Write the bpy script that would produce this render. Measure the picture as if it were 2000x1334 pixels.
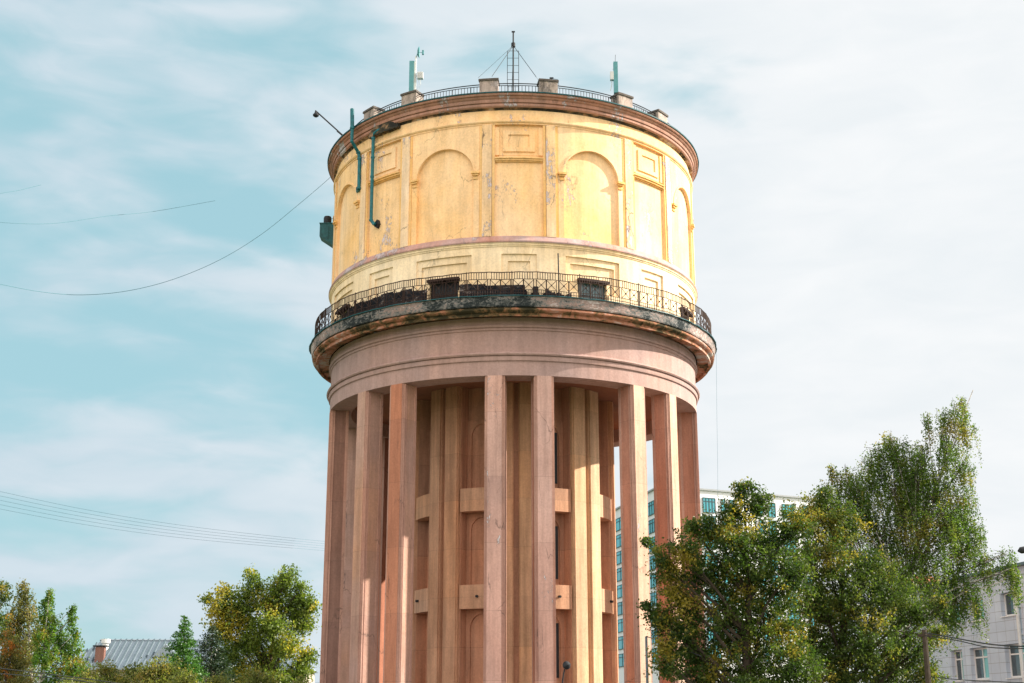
import bpy, math, random
import numpy as np
from mathutils import Vector, Matrix, noise
R_ = math.radians
sc = bpy.context.scene
for o in list(bpy.data.objects): bpy.data.objects.remove(o)

# ---------------------------------------------------------------- camera
EYE = 1.6
PITCH = 15.5
FPX = 2650.0
cam = bpy.data.objects.new('camera', bpy.data.cameras.new('camera'))
sc.collection.objects.link(cam)
cam.location = (0, 0, EYE)
cam.rotation_euler = (R_(90 + PITCH), 0, 0)
cam.data.sensor_width = 36
cam.data.lens = FPX / 2000 * 36
cam.data.clip_end = 6000
sc.camera = cam
sc.view_settings.view_transform = 'Standard'
sc.view_settings.look = 'None'
sc.view_settings.gamma = 1
sc.view_settings.exposure = 1.12

# ---------------------------------------------------------------- sun and sky
SUN_AZ, SUN_EL = 98.0, 30.0          # azimuth seen from the tower, 0 = towards the camera, positive to the right
sd = Vector((math.sin(R_(SUN_AZ)) * math.cos(R_(SUN_EL)), -math.cos(R_(SUN_AZ)) * math.cos(R_(SUN_EL)), math.sin(R_(SUN_EL))))
sun = bpy.data.objects.new('sun', bpy.data.lights.new('sun', 'SUN'))
sc.collection.objects.link(sun)
sun.data.energy = 5.0
sun.data.angle = R_(0.6)
sun.data.color = (1.0, 0.92, 0.79)
sun.rotation_euler = sd.to_track_quat('Z', 'Y').to_euler()
sun.location = (60, 60, 90)

def nd(nt, t, **kw):
    n = nt.nodes.new(t)
    for k, v in kw.items():
        if k in n.inputs: n.inputs[k].default_value = v
        else: setattr(n, k, v)
    return n
def ramp(nt, fac, stops, interp='LINEAR'):
    r = nt.nodes.new('ShaderNodeValToRGB')
    r.color_ramp.interpolation = interp
    el = r.color_ramp.elements
    while len(el) < len(stops): el.new(0.5)
    for e, (p, c) in zip(el, stops):
        e.position = p
        e.color = (c, c, c, 1) if isinstance(c, (int, float)) else (*c, 1)
    nt.links.new(fac, r.inputs[0])
    return r.outputs[0]
def mixc(nt, fac, a, b, mode='MIX'):
    m = nt.nodes.new('ShaderNodeMix'); m.data_type = 'RGBA'; m.blend_type = mode
    for s, v in ((m.inputs[0], fac), (m.inputs[6], a), (m.inputs[7], b)):
        if isinstance(v, bpy.types.NodeSocket): nt.links.new(v, s)
        elif isinstance(v, (int, float)): s.default_value = v
        else: s.default_value = (*v, 1)
    return m.outputs[2]
def mth(nt, op, a, b=0.0, c=0.0, clamp=False):
    m = nt.nodes.new('ShaderNodeMath'); m.operation = op; m.use_clamp = clamp
    for s, v in zip(m.inputs, (a, b, c)):
        if isinstance(v, bpy.types.NodeSocket): nt.links.new(v, s)
        else: s.default_value = v
    return m.outputs[0]

def build_world():
    w = bpy.data.worlds.new('World'); sc.world = w; w.use_nodes = True
    nt = w.node_tree; nt.nodes.clear(); L = nt.links.new
    out = nd(nt, 'ShaderNodeOutputWorld'); bg = nd(nt, 'ShaderNodeBackground'); L(bg.outputs[0], out.inputs[0])
    sky = nd(nt, 'ShaderNodeTexSky'); sky.sky_type = 'NISHITA'; sky.sun_disc = False
    sky.sun_elevation = R_(SUN_EL); sky.sun_rotation = math.atan2(sd.x, sd.y)
    sky.dust_density = 1.5; sky.ozone_density = 1.0
    tc = nd(nt, 'ShaderNodeTexCoord')
    sep = nd(nt, 'ShaderNodeSeparateXYZ'); L(tc.outputs['Generated'], sep.inputs[0])
    x, y, z = sep.outputs
    # streaky high cloud: the noise is squeezed along the vertical and sheared
    mp = nd(nt, 'ShaderNodeMapping'); L(tc.outputs['Generated'], mp.inputs[0])
    mp.inputs['Rotation'].default_value = (0, R_(-20), 0)
    mp.inputs['Scale'].default_value = (4.2, 2.0, 13.0)
    mp.inputs['Location'].default_value = (5.7, 1.2, 0.9)
    n1 = nd(nt, 'ShaderNodeTexNoise', Scale=1.0, Detail=4.0, Roughness=0.45, Distortion=0.25); L(mp.outputs[0], n1.inputs['Vector'])
    n2 = nd(nt, 'ShaderNodeTexNoise', Scale=3.2, Detail=5.0, Roughness=0.5, Distortion=0.5); L(mp.outputs[0], n2.inputs['Vector'])
    n3 = nd(nt, 'ShaderNodeTexNoise', Scale=1.4, Detail=3.0, Roughness=0.5); L(tc.outputs['Generated'], n3.inputs['Vector'])
    s = mth(nt, 'ADD', mth(nt, 'MULTIPLY_ADD', n1.outputs[0], 1.7, -0.35), mth(nt, 'MULTIPLY', n2.outputs[0], 0.45))
    s = mth(nt, 'ADD', s, mth(nt, 'MULTIPLY', n3.outputs[0], 0.2))
    # thicker veil towards the sun side (world +X)
    veil = mth(nt, 'MULTIPLY_ADD', x, 0.95, 0.12)
    s = mth(nt, 'ADD', s, veil)
    low = nd(nt, 'ShaderNodeMapRange'); L(z, low.inputs[0])
    low.inputs[1].default_value = 0.0; low.inputs[2].default_value = 0.2; low.inputs[3].default_value = 0.22; low.inputs[4].default_value = 0.0
    s = mth(nt, 'ADD', s, low.outputs[0])
    mask = nd(nt, 'ShaderNodeMapRange'); L(s, mask.inputs[0]); mask.interpolation_type = 'SMOOTHSTEP'
    mask.inputs[1].default_value = 0.54; mask.inputs[2].default_value = 0.98
    cloud = ramp(nt, n2.outputs[0], [(0.3, (4.6, 5.25, 5.65)), (0.7, (5.9, 6.2, 6.4))])
    cl = nd(nt, 'ShaderNodeMapRange'); L(x, cl.inputs[0]); cl.inputs[1].default_value = -0.25; cl.inputs[2].default_value = 0.2
    cloud2 = mixc(nt, cl.outputs[0], (3.7, 4.7, 5.4), (6.75, 6.8, 6.85))
    cloud = mixc(nt, 0.6, cloud, cloud2)
    skyc = mixc(nt, 0.8, sky.outputs[0], (2.9, 4.9, 5.35))
    col = mixc(nt, mask.outputs[0], skyc, cloud)
    # sky out of view is brightened, an added fill for the tower's shaded walls
    back = nd(nt, 'ShaderNodeMapRange'); L(y, back.inputs[0]); back.interpolation_type = 'SMOOTHSTEP'
    back.inputs[1].default_value = 0.55; back.inputs[2].default_value = -0.5; back.inputs[3].default_value = 1.0; back.inputs[4].default_value = 2.05
    nb = mth(nt, 'MULTIPLY', mth(nt, 'SUBTRACT', back.outputs[0], 1.0), 1.1, clamp=True)
    col = mixc(nt, nb, col, (6.5, 6.0, 5.55))
    vm = nd(nt, 'ShaderNodeVectorMath', operation='SCALE'); L(col, vm.inputs[0]); L(back.outputs[0], vm.inputs['Scale'])
    L(vm.outputs[0], bg.inputs[0]); bg.inputs[1].default_value = 0.067
build_world()

# ---------------------------------------------------------------- helpers
COL = sc.collection
c_, s_ = math.cos(R_(PITCH)), math.sin(R_(PITCH))
def at(px, py, Y):
    """world point seen at photo pixel (px, py) at distance Y"""
    t = (667 - py) / FPX
    z = Y * (t * c_ + s_) / (c_ - t * s_)
    d = Y * c_ + z * s_
    return Vector(((px - 1000) / FPX * d, Y, z + EYE))
def tag(o, label=None, cat=None, group=None, kind=None):
    for k, v in (('label', label), ('category', cat), ('group', group), ('kind', kind)):
        if v: o[k] = v
    return o
def empty(name, loc=(0, 0, 0), rz=0):
    o = bpy.data.objects.new(name, None); COL.objects.link(o); o.location = loc; o.rotation_euler = (0, 0, rz)
    o.empty_display_size = 0.3
    return o
class MB:
    def __init__(s): s.v = []; s.f = []; s.m = []
    def add(s, vs, fs, mi=0):
        b = len(s.v); s.v += [tuple(v) for v in vs]
        s.f += [tuple(i + b for i in f) for f in fs]; s.m += [mi] * len(fs)
        return s
    def box(s, c, size, rz=0, mi=0, bev=0.0):
        hx, hy, hz = (k / 2 for k in size)
        ca, sa = math.cos(rz), math.sin(rz)
        vs = []
        for dz in (-hz, hz):
            for dx, dy in ((-hx, -hy), (hx, -hy), (hx, hy), (-hx, hy)):
                vs.append((c[0] + dx * ca - dy * sa, c[1] + dx * sa + dy * ca, c[2] + dz))
        return s.add(vs, [(0, 3, 2, 1), (4, 5, 6, 7), (0, 1, 5, 4), (1, 2, 6, 5), (2, 3, 7, 6), (3, 0, 4, 7)], mi)
    def tube(s, pts, r, n=8, mi=0, caps=True):
        pts = [Vector(p) for p in pts]; rr = r if isinstance(r, (list, tuple)) else [r] * len(pts)
        rings = []; up = Vector((0, 0, 1))
        for i, p in enumerate(pts):
            d = (pts[min(i + 1, len(pts) - 1)] - pts[max(i - 1, 0)]).normalized()
            a = d.cross(up if abs(d.z) < 0.95 else Vector((1, 0, 0))).normalized(); b = d.cross(a).normalized()
            rings.append([p + (a * math.cos(2 * math.pi * k / n) + b * math.sin(2 * math.pi * k / n)) * rr[i] for k in range(n)])
        vs = [v for q in rings for v in q]; fs = []
        for i in range(len(pts) - 1):
            for k in range(n):
                fs.append((i * n + k, i * n + (k + 1) % n, (i + 1) * n + (k + 1) % n, (i + 1) * n + k))
        if caps: fs += [tuple(range(n))[::-1], tuple(range((len(pts) - 1) * n, len(pts) * n))]
        return s.add(vs, fs, mi)
    def lathe(s, prof, n=160, mi=0, c=(0, 0), closed=False, jit=0.0):
        """prof = [(r, z), ...] around the z axis through c"""
        vs = []; m = len(prof)
        for i in range(n):
            a = 2 * math.pi * i / n
            for (r, z) in prof:
                rr, zz = r, z
                if jit:
                    q = Vector((math.cos(a) * r * 1.1, math.sin(a) * r * 1.1, z * 3))
                    rr += jit * (noise.noise(q) + 0.6 * noise.noise(q * 3.1)); zz += jit * 0.5 * noise.noise(q + Vector((9, 5, 2)))
                vs.append((c[0] + rr * math.sin(a), c[1] - rr * math.cos(a), zz))
        fs = []
        for i in range(n):
            j = (i + 1) % n
            for k in range(m if closed else m - 1):
                k2 = (k + 1) % m
                fs.append((i * m + k, j * m + k, j * m + k2, i * m + k2))
        return s.add(vs, fs, mi)
    def cbox(s, a0, a1, z0, z1, r0, r1, mi=0, step=1.5):
        n = max(1, int(math.ceil(abs(a1 - a0) / step))); vs = []
        for i in range(n + 1):
            a = R_(a0 + (a1 - a0) * i / n)
            for r, z in ((r0, z0), (r1, z0), (r1, z1), (r0, z1)):
                vs.append((r * math.sin(a), -r * math.cos(a), z))
        fs = [(0, 3, 2, 1), (n * 4, n * 4 + 1, n * 4 + 2, n * 4 + 3)]
        for i in range(n):
            for k in range(4):
                fs.append((i * 4 + k, i * 4 + (k + 1) % 4, i * 4 + 4 + (k + 1) % 4, i * 4 + 4 + k))
        return s.add(vs, fs, mi)
    def build(s, name, mat, parent=None, smooth=False):
        me = bpy.data.meshes.new(name); me.from_pydata(s.v, [], s.f)
        mats = mat if isinstance(mat, (list, tuple)) else [mat]
        for m in mats: me.materials.append(m)
        if len(mats) > 1: me.polygons.foreach_set('material_index', s.m)
        if smooth:
            me.polygons.foreach_set('use_smooth', [True] * len(me.polygons))
            try: me.set_sharp_from_angle(angle=R_(32))
            except Exception: pass
        me.update()
        o = bpy.data.objects.new(name, me); COL.objects.link(o)
        if parent: o.parent = parent
        return o
def grid(us, vs, depth, fn, mb, mi=0):
    """cell heightfield: fn(u, v, r) -> point; depth(u, v) -> r for each cell; steps between cells are walled"""
    P = {}
    D = [[depth((us[i] + us[i + 1]) / 2, (vs[j] + vs[j + 1]) / 2) for j in range(len(vs) - 1)] for i in range(len(us) - 1)]
    pts = []; fs = []
    def P_(i, j, r):
        k = (i, j, round(r, 4))
        if k not in P: P[k] = len(pts); pts.append(fn(us[i], vs[j], r))
        return P[k]
    for i in range(len(us) - 1):
        for j in range(len(vs) - 1):
            r = D[i][j]
            if r is None: continue
            fs.append((P_(i, j, r), P_(i + 1, j, r), P_(i + 1, j + 1, r), P_(i, j + 1, r)))
            if i + 1 < len(us) - 1 and D[i + 1][j] is not None and abs(D[i + 1][j] - r) > 1e-5:
                q = D[i + 1][j]; fs.append((P_(i + 1, j, r), P_(i + 1, j, q), P_(i + 1, j + 1, q), P_(i + 1, j + 1, r)))
            if j + 1 < len(vs) - 1 and D[i][j + 1] is not None and abs(D[i][j + 1] - r) > 1e-5:
                q = D[i][j + 1]; fs.append((P_(i, j + 1, r), P_(i + 1, j + 1, r), P_(i + 1, j + 1, q), P_(i, j + 1, q)))
    mb.add(pts, fs, mi)
def cyl(a, z, r): return (r * math.sin(R_(a)), -r * math.cos(R_(a)), z)
def uniq(seq, eps=1e-4):
    seq = sorted(seq); o = [seq[0]]
    for q in seq[1:]:
        if q - o[-1] > eps: o.append(q)
    return o

# ---------------------------------------------------------------- materials
def newmat(name):
    m = bpy.data.materials.new(name); m.use_nodes = True
    nt = m.node_tree; nt.nodes.clear()
    out = nd(nt, 'ShaderNodeOutputMaterial'); b = nd(nt, 'ShaderNodeBsdfPrincipled'); nt.links.new(b.outputs[0], out.inputs[0])
    return m, nt, b
def plain(name, col, rough=0.6, metal=0.0, var=0.12, scale=3.0, bump=0.0, spec=0.3):
    m, nt, b = newmat(name); L = nt.links.new
    tc = nd(nt, 'ShaderNodeTexCoord'); n = nd(nt, 'ShaderNodeTexNoise', Scale=scale, Detail=5.0, Roughness=0.6); L(tc.outputs['Object'], n.inputs['Vector'])
    c = ramp(nt, n.outputs[0], [(0.25, tuple(k * (1 - var) for k in col)), (0.75, tuple(min(1, k * (1 + var)) for k in col))])
    L(c, b.inputs['Base Color']); b.inputs['Roughness'].default_value = rough; b.inputs['Metallic'].default_value = metal
    b.inputs['Specular IOR Level'].default_value = spec
    if bump:
        bp = nd(nt, 'ShaderNodeBump', Strength=bump, Distance=0.02); L(n.outputs[0], bp.inputs['Height']); L(bp.outputs[0], b.inputs['Normal'])
    return m
def stucco(name, c1, c2, bias=0.5, peel=0.0, peelcol=(0.36, 0.30, 0.31), streak=0.35, zs=0.10, grime=(0.05, 0.045, 0.04), rnd=False, crack=0.0, big=0.22, zgrad=None, drips=0.0, lift=0.0):
    m, nt, b = newmat(name); L = nt.links.new
    tc = nd(nt, 'ShaderNodeTexCoord'); vec = tc.outputs['Object']
    if rnd:
        oi = nd(nt, 'ShaderNodeObjectInfo'); cm = nd(nt, 'ShaderNodeCombineXYZ')
        L(mth(nt, 'MULTIPLY', oi.outputs['Random'], 37.0), cm.inputs[0]); L(mth(nt, 'MULTIPLY', oi.outputs['Random'], 91.0), cm.inputs[1])
        va = nd(nt, 'ShaderNodeVectorMath', operation='ADD'); L(vec, va.inputs[0]); L(cm.outputs[0], va.inputs[1]); vec = va.outputs[0]
    def nz(scale, sz=1.0, det=6.0, rough=0.6, dist=0.0, off=0.0):
        mp = nd(nt, 'ShaderNodeMapping'); L(vec, mp.inputs[0]); mp.inputs['Scale'].default_value = (1, 1, sz); mp.inputs['Location'].default_value = (off, off * .7, off * .3)
        n = nd(nt, 'ShaderNodeTexNoise', Scale=scale, Detail=det, Roughness=rough, Distortion=dist); L(mp.outputs[0], n.inputs['Vector']); return n.outputs[0]
    a = nz(big, 0.6, 5, 0.6, 0.3)
    a = mth(nt, 'ADD', mth(nt, 'MULTIPLY', mth(nt, 'SUBTRACT', a, 0.5), 2.4), bias)
    if zgrad:                                    # repainted lower part: paint bands change with height (z0 -> z1)
        sp = nd(nt, 'ShaderNodeSeparateXYZ'); L(tc.outputs['Object'], sp.inputs[0])
        mr = nd(nt, 'ShaderNodeMapRange'); L(sp.outputs[2], mr.inputs[0]); mr.inputs[1].default_value = zgrad[0]; mr.inputs[2].default_value = zgrad[1]
        mr.inputs[3].default_value = -zgrad[2]; mr.inputs[4].default_value = zgrad[2]
        a = mth(nt, 'ADD', a, mr.outputs[0])
    a = mth(nt, 'MAXIMUM', mth(nt, 'MINIMUM', a, 1.0), 0.0)
    col = mixc(nt, a, c1, c2)
    # rain streaks
    st = nz(2.6, 0.07, 5, 0.65, 0.0, 3.1)
    f = ramp(nt, st, [(0.35, 1 - streak * 0.75), (0.62, 1.0 + 0.08)])
    col = mixc(nt, 1.0, col, f, 'MULTIPLY')
    fine = nz(9.0, 1.0, 6, 0.7, 0.0, 7.0)
    f2 = ramp(nt, fine, [(0.3, 0.86), (0.7, 1.10)])
    col = mixc(nt, 1.0, col, f2, 'MULTIPLY')
    sm = nz(0.9, 0.8, 6, 0.68, 0.6, 12.0)
    f3 = ramp(nt, sm, [(0.35, 0.91), (0.6, 1.04)])
    col = mixc(nt, 1.0, col, f3, 'MULTIPLY')
    if lift > 0:                                 # day joints of the render, each lift a slightly different tone
        sp2 = nd(nt, 'ShaderNodeSeparateXYZ'); L(tc.outputs['Object'], sp2.inputs[0])
        q = mth(nt, 'DIVIDE', mth(nt, 'ADD', sp2.outputs[2], mth(nt, 'MULTIPLY', fine, 0.08)), lift)
        wn = nd(nt, 'ShaderNodeTexWhiteNoise', noise_dimensions='2D'); cw = nd(nt, 'ShaderNodeCombineXYZ'); L(mth(nt, 'FLOOR', q), cw.inputs[0])
        if rnd: L(oi.outputs['Random'], cw.inputs[1])
        L(cw.outputs[0], wn.inputs['Vector'])
        tone = ramp(nt, wn.outputs['Value'], [(0.0, (0.90, 0.88, 0.88)), (0.5, (1.0, 1.0, 1.0)), (1.0, (1.06, 1.0, 0.95))])
        col = mixc(nt, 1.0, col, tone, 'MULTIPLY')
        ln = ramp(nt, mth(nt, 'FRACT', q), [(0.0, 1.0), (0.009, 0.0)])
        col = mixc(nt, mth(nt, 'MULTIPLY', ln, 0.4), col, grime)
    hgt = fine
    if peel > 0:
        p1 = nz(0.55, 0.55, 3, 0.5, 0.0, 21.0); p2 = nz(4.6, 0.5, 9, 0.75, 0.5, 33.0)
        p = mth(nt, 'ADD', mth(nt, 'MULTIPLY', p1, 0.55), mth(nt, 'MULTIPLY', p2, 0.5))
        pm = ramp(nt, p, [(0.655 - peel, 0.0), (0.668 - peel, 1.0)])
        pcol = mixc(nt, p2, peelcol, tuple(min(1, k * 1.6) for k in peelcol))
        col = mixc(nt, pm, col, pcol)
        rim = ramp(nt, p, [(0.647 - peel, 0.0), (0.655 - peel, 1.0), (0.664 - peel, 1.0), (0.672 - peel, 0.0)])
        col = mixc(nt, mth(nt, 'MULTIPLY', rim, 0.55), col, grime)
        hgt = mth(nt, 'SUBTRACT', mth(nt, 'MULTIPLY', fine, 0.35), mth(nt, 'MULTIPLY', pm, 0.8))
    if crack > 0:
        mp = nd(nt, 'ShaderNodeMapping'); L(vec, mp.inputs[0]); mp.inputs['Scale'].default_value = (1, 1, 0.45)
        wob = nd(nt, 'ShaderNodeTexNoise', Scale=2.0, Detail=5.0); L(mp.outputs[0], wob.inputs['Vector'])
        vv = nd(nt, 'ShaderNodeVectorMath', operation='MULTIPLY_ADD'); L(wob.outputs[1], vv.inputs[0]); vv.inputs[1].default_value = (.6, .6, .6); L(mp.outputs[0], vv.inputs[2])
        vo = nd(nt, 'ShaderNodeTexVoronoi', feature='DISTANCE_TO_EDGE', Scale=0.5); L(vv.outputs[0], vo.inputs['Vector'])
        e = ramp(nt, vo.outputs[0], [(0.0, 1.0), (0.011, 0.0)])
        gate = ramp(nt, nz(0.5, 1, 3, 0.5, 0, 50.0), [(0.52, 0.0), (0.6, 1.0)])
        col = mixc(nt, mth(nt, 'MULTIPLY', mth(nt, 'MULTIPLY', e, gate), crack), col, grime)
    if drips > 0:                                # soot and moss runs
        d = nz(1.6, 0.35, 7, 0.75, 0.4, 61.0)
        d = ramp(nt, d, [(0.60 - drips * 0.15, 0.0), (0.72 - drips * 0.15, 1.0)])
        col = mixc(nt, mth(nt, 'MULTIPLY', d, 0.75), col, grime)
    L(col, b.inputs['Base Color']); b.inputs['Roughness'].default_value = 0.9; b.inputs['Specular IOR Level'].default_value = 0.15
    bp = nd(nt, 'ShaderNodeBump', Strength=0.45, Distance=0.025); L(hgt, bp.inputs['Height']); L(bp.outputs[0], b.inputs['Normal'])
    return m
def crust(name, cols, scale=2.2, bump=1.0, moss=None):
    """crumbling render: several paints and bare stone in small flakes"""
    m, nt, b = newmat(name); L = nt.links.new
    tc = nd(nt, 'ShaderNodeTexCoord')
    mp = nd(nt, 'ShaderNodeMapping'); L(tc.outputs['Object'], mp.inputs[0]); mp.inputs['Scale'].default_value = (1, 1, 1.6)
    n = nd(nt, 'ShaderNodeTexNoise', Scale=scale, Detail=9.0, Roughness=0.72, Distortion=0.7); L(mp.outputs[0], n.inputs['Vector'])
    n2 = nd(nt, 'ShaderNodeTexNoise', Scale=min(.3, scale * 0.2), Detail=4.0, Roughness=0.6); L(mp.outputs[0], n2.inputs['Vector'])
    v = mth(nt, 'ADD', mth(nt, 'MULTIPLY_ADD', n.outputs[0], 0.75, 0.125), mth(nt, 'MULTIPLY', mth(nt, 'SUBTRACT', n2.outputs[0], 0.5), 0.9))
    k = len(cols); stops = [(0.38 + 0.24 * i / (k - 1), c) for i, c in enumerate(cols)]
    col = ramp(nt, v, stops)
    L(col, b.inputs['Base Color']); b.inputs['Roughness'].default_value = 0.95; b.inputs['Specular IOR Level'].default_value = 0.1
    bp = nd(nt, 'ShaderNodeBump', Strength=bump, Distance=0.06); L(n.outputs[0], bp.inputs['Height']); L(bp.outputs[0], b.inputs['Normal'])
    return m
def leafmat(name, cols, trans=0.45, patch=None, pamt=0.5, pscale=0.5):
    m, nt, b = newmat(name); L = nt.links.new
    out = [n for n in nt.nodes if n.type == 'OUTPUT_MATERIAL'][0]
    g = nd(nt, 'ShaderNodeNewGeometry'); rnd = g.outputs['Random Per Island']
    k = len(cols); tc = nd(nt, 'ShaderNodeTexCoord')
    nb = nd(nt, 'ShaderNodeTexNoise', Scale=1.1 if pscale > .45 else .7, Detail=2.0); L(tc.outputs['Object'], nb.inputs['Vector'])
    fac = mth(nt, 'ADD', mth(nt, 'MULTIPLY', rnd, 0.32), mth(nt, 'MULTIPLY_ADD', nb.outputs[0], 2.0, -0.72), clamp=True)
    col = ramp(nt, fac, [(i / (k - 1), c) for i, c in enumerate(cols)])
    n = nd(nt, 'ShaderNodeTexNoise', Scale=pscale, Detail=3.0); L(tc.outputs['Object'], n.inputs['Vector'])
    if patch:
        f = ramp(nt, mth(nt, 'ADD', n.outputs[0], mth(nt, 'MULTIPLY', rnd, 0.12)), [(0.62 - pamt * 0.15, 0.0), (0.70 - pamt * 0.15, 0.85)])
        pc = ramp(nt, rnd, [(0.0, patch), (1.0, tuple(min(1, q * 1.5) for q in patch))])
        col = mixc(nt, f, col, pc)
    L(col, b.inputs['Base Color']); b.inputs['Roughness'].default_value = 0.45; b.inputs['Specular IOR Level'].default_value = 0.35
    tr = nd(nt, 'ShaderNodeBsdfTranslucent'); tcol = mixc(nt, 1.0, col, (1.5, 1.5, 0.8), 'MULTIPLY'); L(tcol, tr.inputs[0])
    mx = nd(nt, 'ShaderNodeMixShader'); mx.inputs[0].default_value = trans
    L(b.outputs[0], mx.inputs[1]); L(tr.outputs[0], mx.inputs[2]); L(mx.outputs[0], out.inputs[0])
    return m
def glassmat(name, col, rough=0.08, var=0.35, scale=0.6):
    m, nt, b = newmat(name); L = nt.links.new
    tc = nd(nt, 'ShaderNodeTexCoord'); n = nd(nt, 'ShaderNodeTexNoise', Scale=scale, Detail=3.0); L(tc.outputs['Object'], n.inputs['Vector'])
    g = nd(nt, 'ShaderNodeObjectInfo')
    c = ramp(nt, mth(nt, 'ADD', mth(nt, 'MULTIPLY', n.outputs[0], 0.5), mth(nt, 'MULTIPLY', g.outputs['Random'], 0.5)), [(0.25, tuple(k * (1 - var) for k in col)), (0.75, tuple(min(1, k * (1 + var)) for k in col))])
    L(c, b.inputs['Base Color']); b.inputs['Roughness'].default_value = rough; b.inputs['Specular IOR Level'].default_value = 0.8
    return m

M = {}
M['yellow'] = stucco('yellow_stucco', (0.89, 0.54, 0.22), (0.91, 0.68, 0.45), 0.5, peel=0.018, peelcol=(0.50, 0.42, 0.43), streak=0.12, crack=0.4, big=0.28)
M['yellow_low'] = stucco('pale_yellow_stucco', (0.90, 0.66, 0.38), (0.90, 0.75, 0.54), 0.6, peel=0.0, streak=0.2, crack=0.4)
M['yellow_worn'] = stucco('worn_yellow_stucco', (0.88, 0.56, 0.26), (0.88, 0.70, 0.52), 0.5, peel=0.068, peelcol=(0.44, 0.39, 0.42), streak=0.3, crack=0.9, rnd=True)
M['yellow_deep'] = stucco('deep_yellow_moulding_paint', (0.85, 0.47, 0.14), (0.86, 0.57, 0.27), 0.5, peel=0.02, streak=0.25, crack=0.3)
M['frieze'] = stucco('frieze_stucco', (0.43, 0.275, 0.235), (0.36, 0.265, 0.255), 0.5, peel=-0.012, peelcol=(0.5, 0.46, 0.45), streak=0.14, big=0.16)
M['cornice'] = stucco('cornice_stucco', (0.44, 0.22, 0.155), (0.40, 0.25, 0.20), 0.5, peel=0.05, peelcol=(0.34, 0.31, 0.32), streak=0.3, drips=0.2, rnd=False)
M['ledge'] = stucco('ledge_render', (0.44, 0.34, 0.34), (0.55, 0.24, 0.16), 0.4, peel=0.05, streak=0.2, big=0.45)
M['soot'] = crust('sooty_edge', [(0.03, 0.03, 0.028), (0.09, 0.075, 0.05), (0.33, 0.19, 0.11), (0.42, 0.38, 0.32)], 1.6, 0.5)
M['slab'] = crust('crumbling_slab', [(0.03, 0.037, 0.04), (0.11, 0.12, 0.12), (0.26, 0.245, 0.235), (0.30, 0.19, 0.165), (0.44, 0.40, 0.38)], 5.5, 0.9)
M['torus'] = crust('stained_moulding', [(0.04, 0.035, 0.02), (0.15, 0.10, 0.05), (0.36, 0.15, 0.09), (0.40, 0.21, 0.15), (0.42, 0.38, 0.34)], 1.8, 0.5)
M['tar'] = crust('peeling_tar', [(0.010, 0.011, 0.014), (0.014, 0.016, 0.020), (0.018, 0.020, 0.026), (0.026, 0.026, 0.032), (0.05, 0.045, 0.045), (0.22, 0.19, 0.18)], 3.0, 0.15)
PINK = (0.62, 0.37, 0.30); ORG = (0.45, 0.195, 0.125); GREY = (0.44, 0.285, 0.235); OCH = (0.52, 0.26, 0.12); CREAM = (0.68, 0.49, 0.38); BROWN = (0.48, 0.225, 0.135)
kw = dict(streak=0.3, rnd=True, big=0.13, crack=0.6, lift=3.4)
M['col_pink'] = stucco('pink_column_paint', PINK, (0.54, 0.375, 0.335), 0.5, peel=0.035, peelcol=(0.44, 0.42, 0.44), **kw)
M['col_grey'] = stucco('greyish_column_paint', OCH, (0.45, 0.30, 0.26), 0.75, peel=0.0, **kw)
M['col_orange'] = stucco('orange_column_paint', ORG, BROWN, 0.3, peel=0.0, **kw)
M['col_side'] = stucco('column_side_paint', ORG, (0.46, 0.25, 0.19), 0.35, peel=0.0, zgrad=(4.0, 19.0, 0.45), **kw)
M['col_sunlit'] = stucco('sunlit_column_face', CREAM, (0.60, 0.37, 0.26), 0.5, peel=0.005, **kw)  # paler tone: sunlight on the right-hand column faces put into the colour
M['col_shade'] = stucco('shaded_column_side', (0.27, 0.145, 0.11), (0.26, 0.165, 0.14), 0.5, peel=0.0, **kw)  # darker brown carries the shade on the leftmost column's side
M['trim'] = stucco('column_edge_trim', (0.42, 0.23, 0.18), (0.52, 0.34, 0.28), 0.5, **kw)
M['core'] = stucco('core_render', BROWN, (0.42, 0.26, 0.19), 0.5, streak=0.35, big=0.15, lift=5.29)
M['core_pil'] = stucco('core_pilaster_render', (0.58, 0.31, 0.18), (0.56, 0.35, 0.25), 0.45, streak=0.35, big=0.12, lift=2.65, rnd=True)
M['core_yel'] = stucco('yellow_core_pilaster_render', (0.64, 0.41, 0.25), (0.66, 0.48, 0.32), 0.5, streak=0.35, big=0.12, lift=2.65, rnd=True)
M['core_och'] = stucco('ochre_core_render', (0.52, 0.30, 0.16), (0.50, 0.30, 0.20), 0.5, streak=0.35, big=0.12, lift=2.65)
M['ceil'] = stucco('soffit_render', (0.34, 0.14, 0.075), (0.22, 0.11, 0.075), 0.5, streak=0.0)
M['teal_metal'] = plain('teal_painted_metal', (0.012, 0.085, 0.10), 0.55, 0.0, 0.5, 6.0, 0.2)
M['teal_pipe'] = plain('teal_pipe_paint', (0.01, 0.13, 0.155), 0.45, 0.0, 0.45, 5.0)
M['rust'] = plain('rusty_iron', (0.035, 0.018, 0.014), 0.8, 0.0, 0.6, 8.0)
M['iron'] = plain('dark_iron', (0.02, 0.022, 0.026), 0.7, 0.0, 0.4, 8.0)
M['block'] = stucco('parapet_render', (0.42, 0.33, 0.30), (0.48, 0.40, 0.34), 0.5, peel=0.08, peelcol=(0.3, 0.26, 0.25), streak=0.35, drips=0.5, rnd=True)
M['blockcap'] = plain('parapet_cap', (0.10, 0.085, 0.075), 0.9, 0.0, 0.4, 4.0, 0.4)
M['roofsheet'] = plain('roof_sheet', (0.06, 0.10, 0.11), 0.6, 0.2, 0.3, 2.0)
M['dark'] = plain('dark_opening', (0.015, 0.018, 0.022), 0.5, 0.0, 0.4, 3.0)
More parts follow.
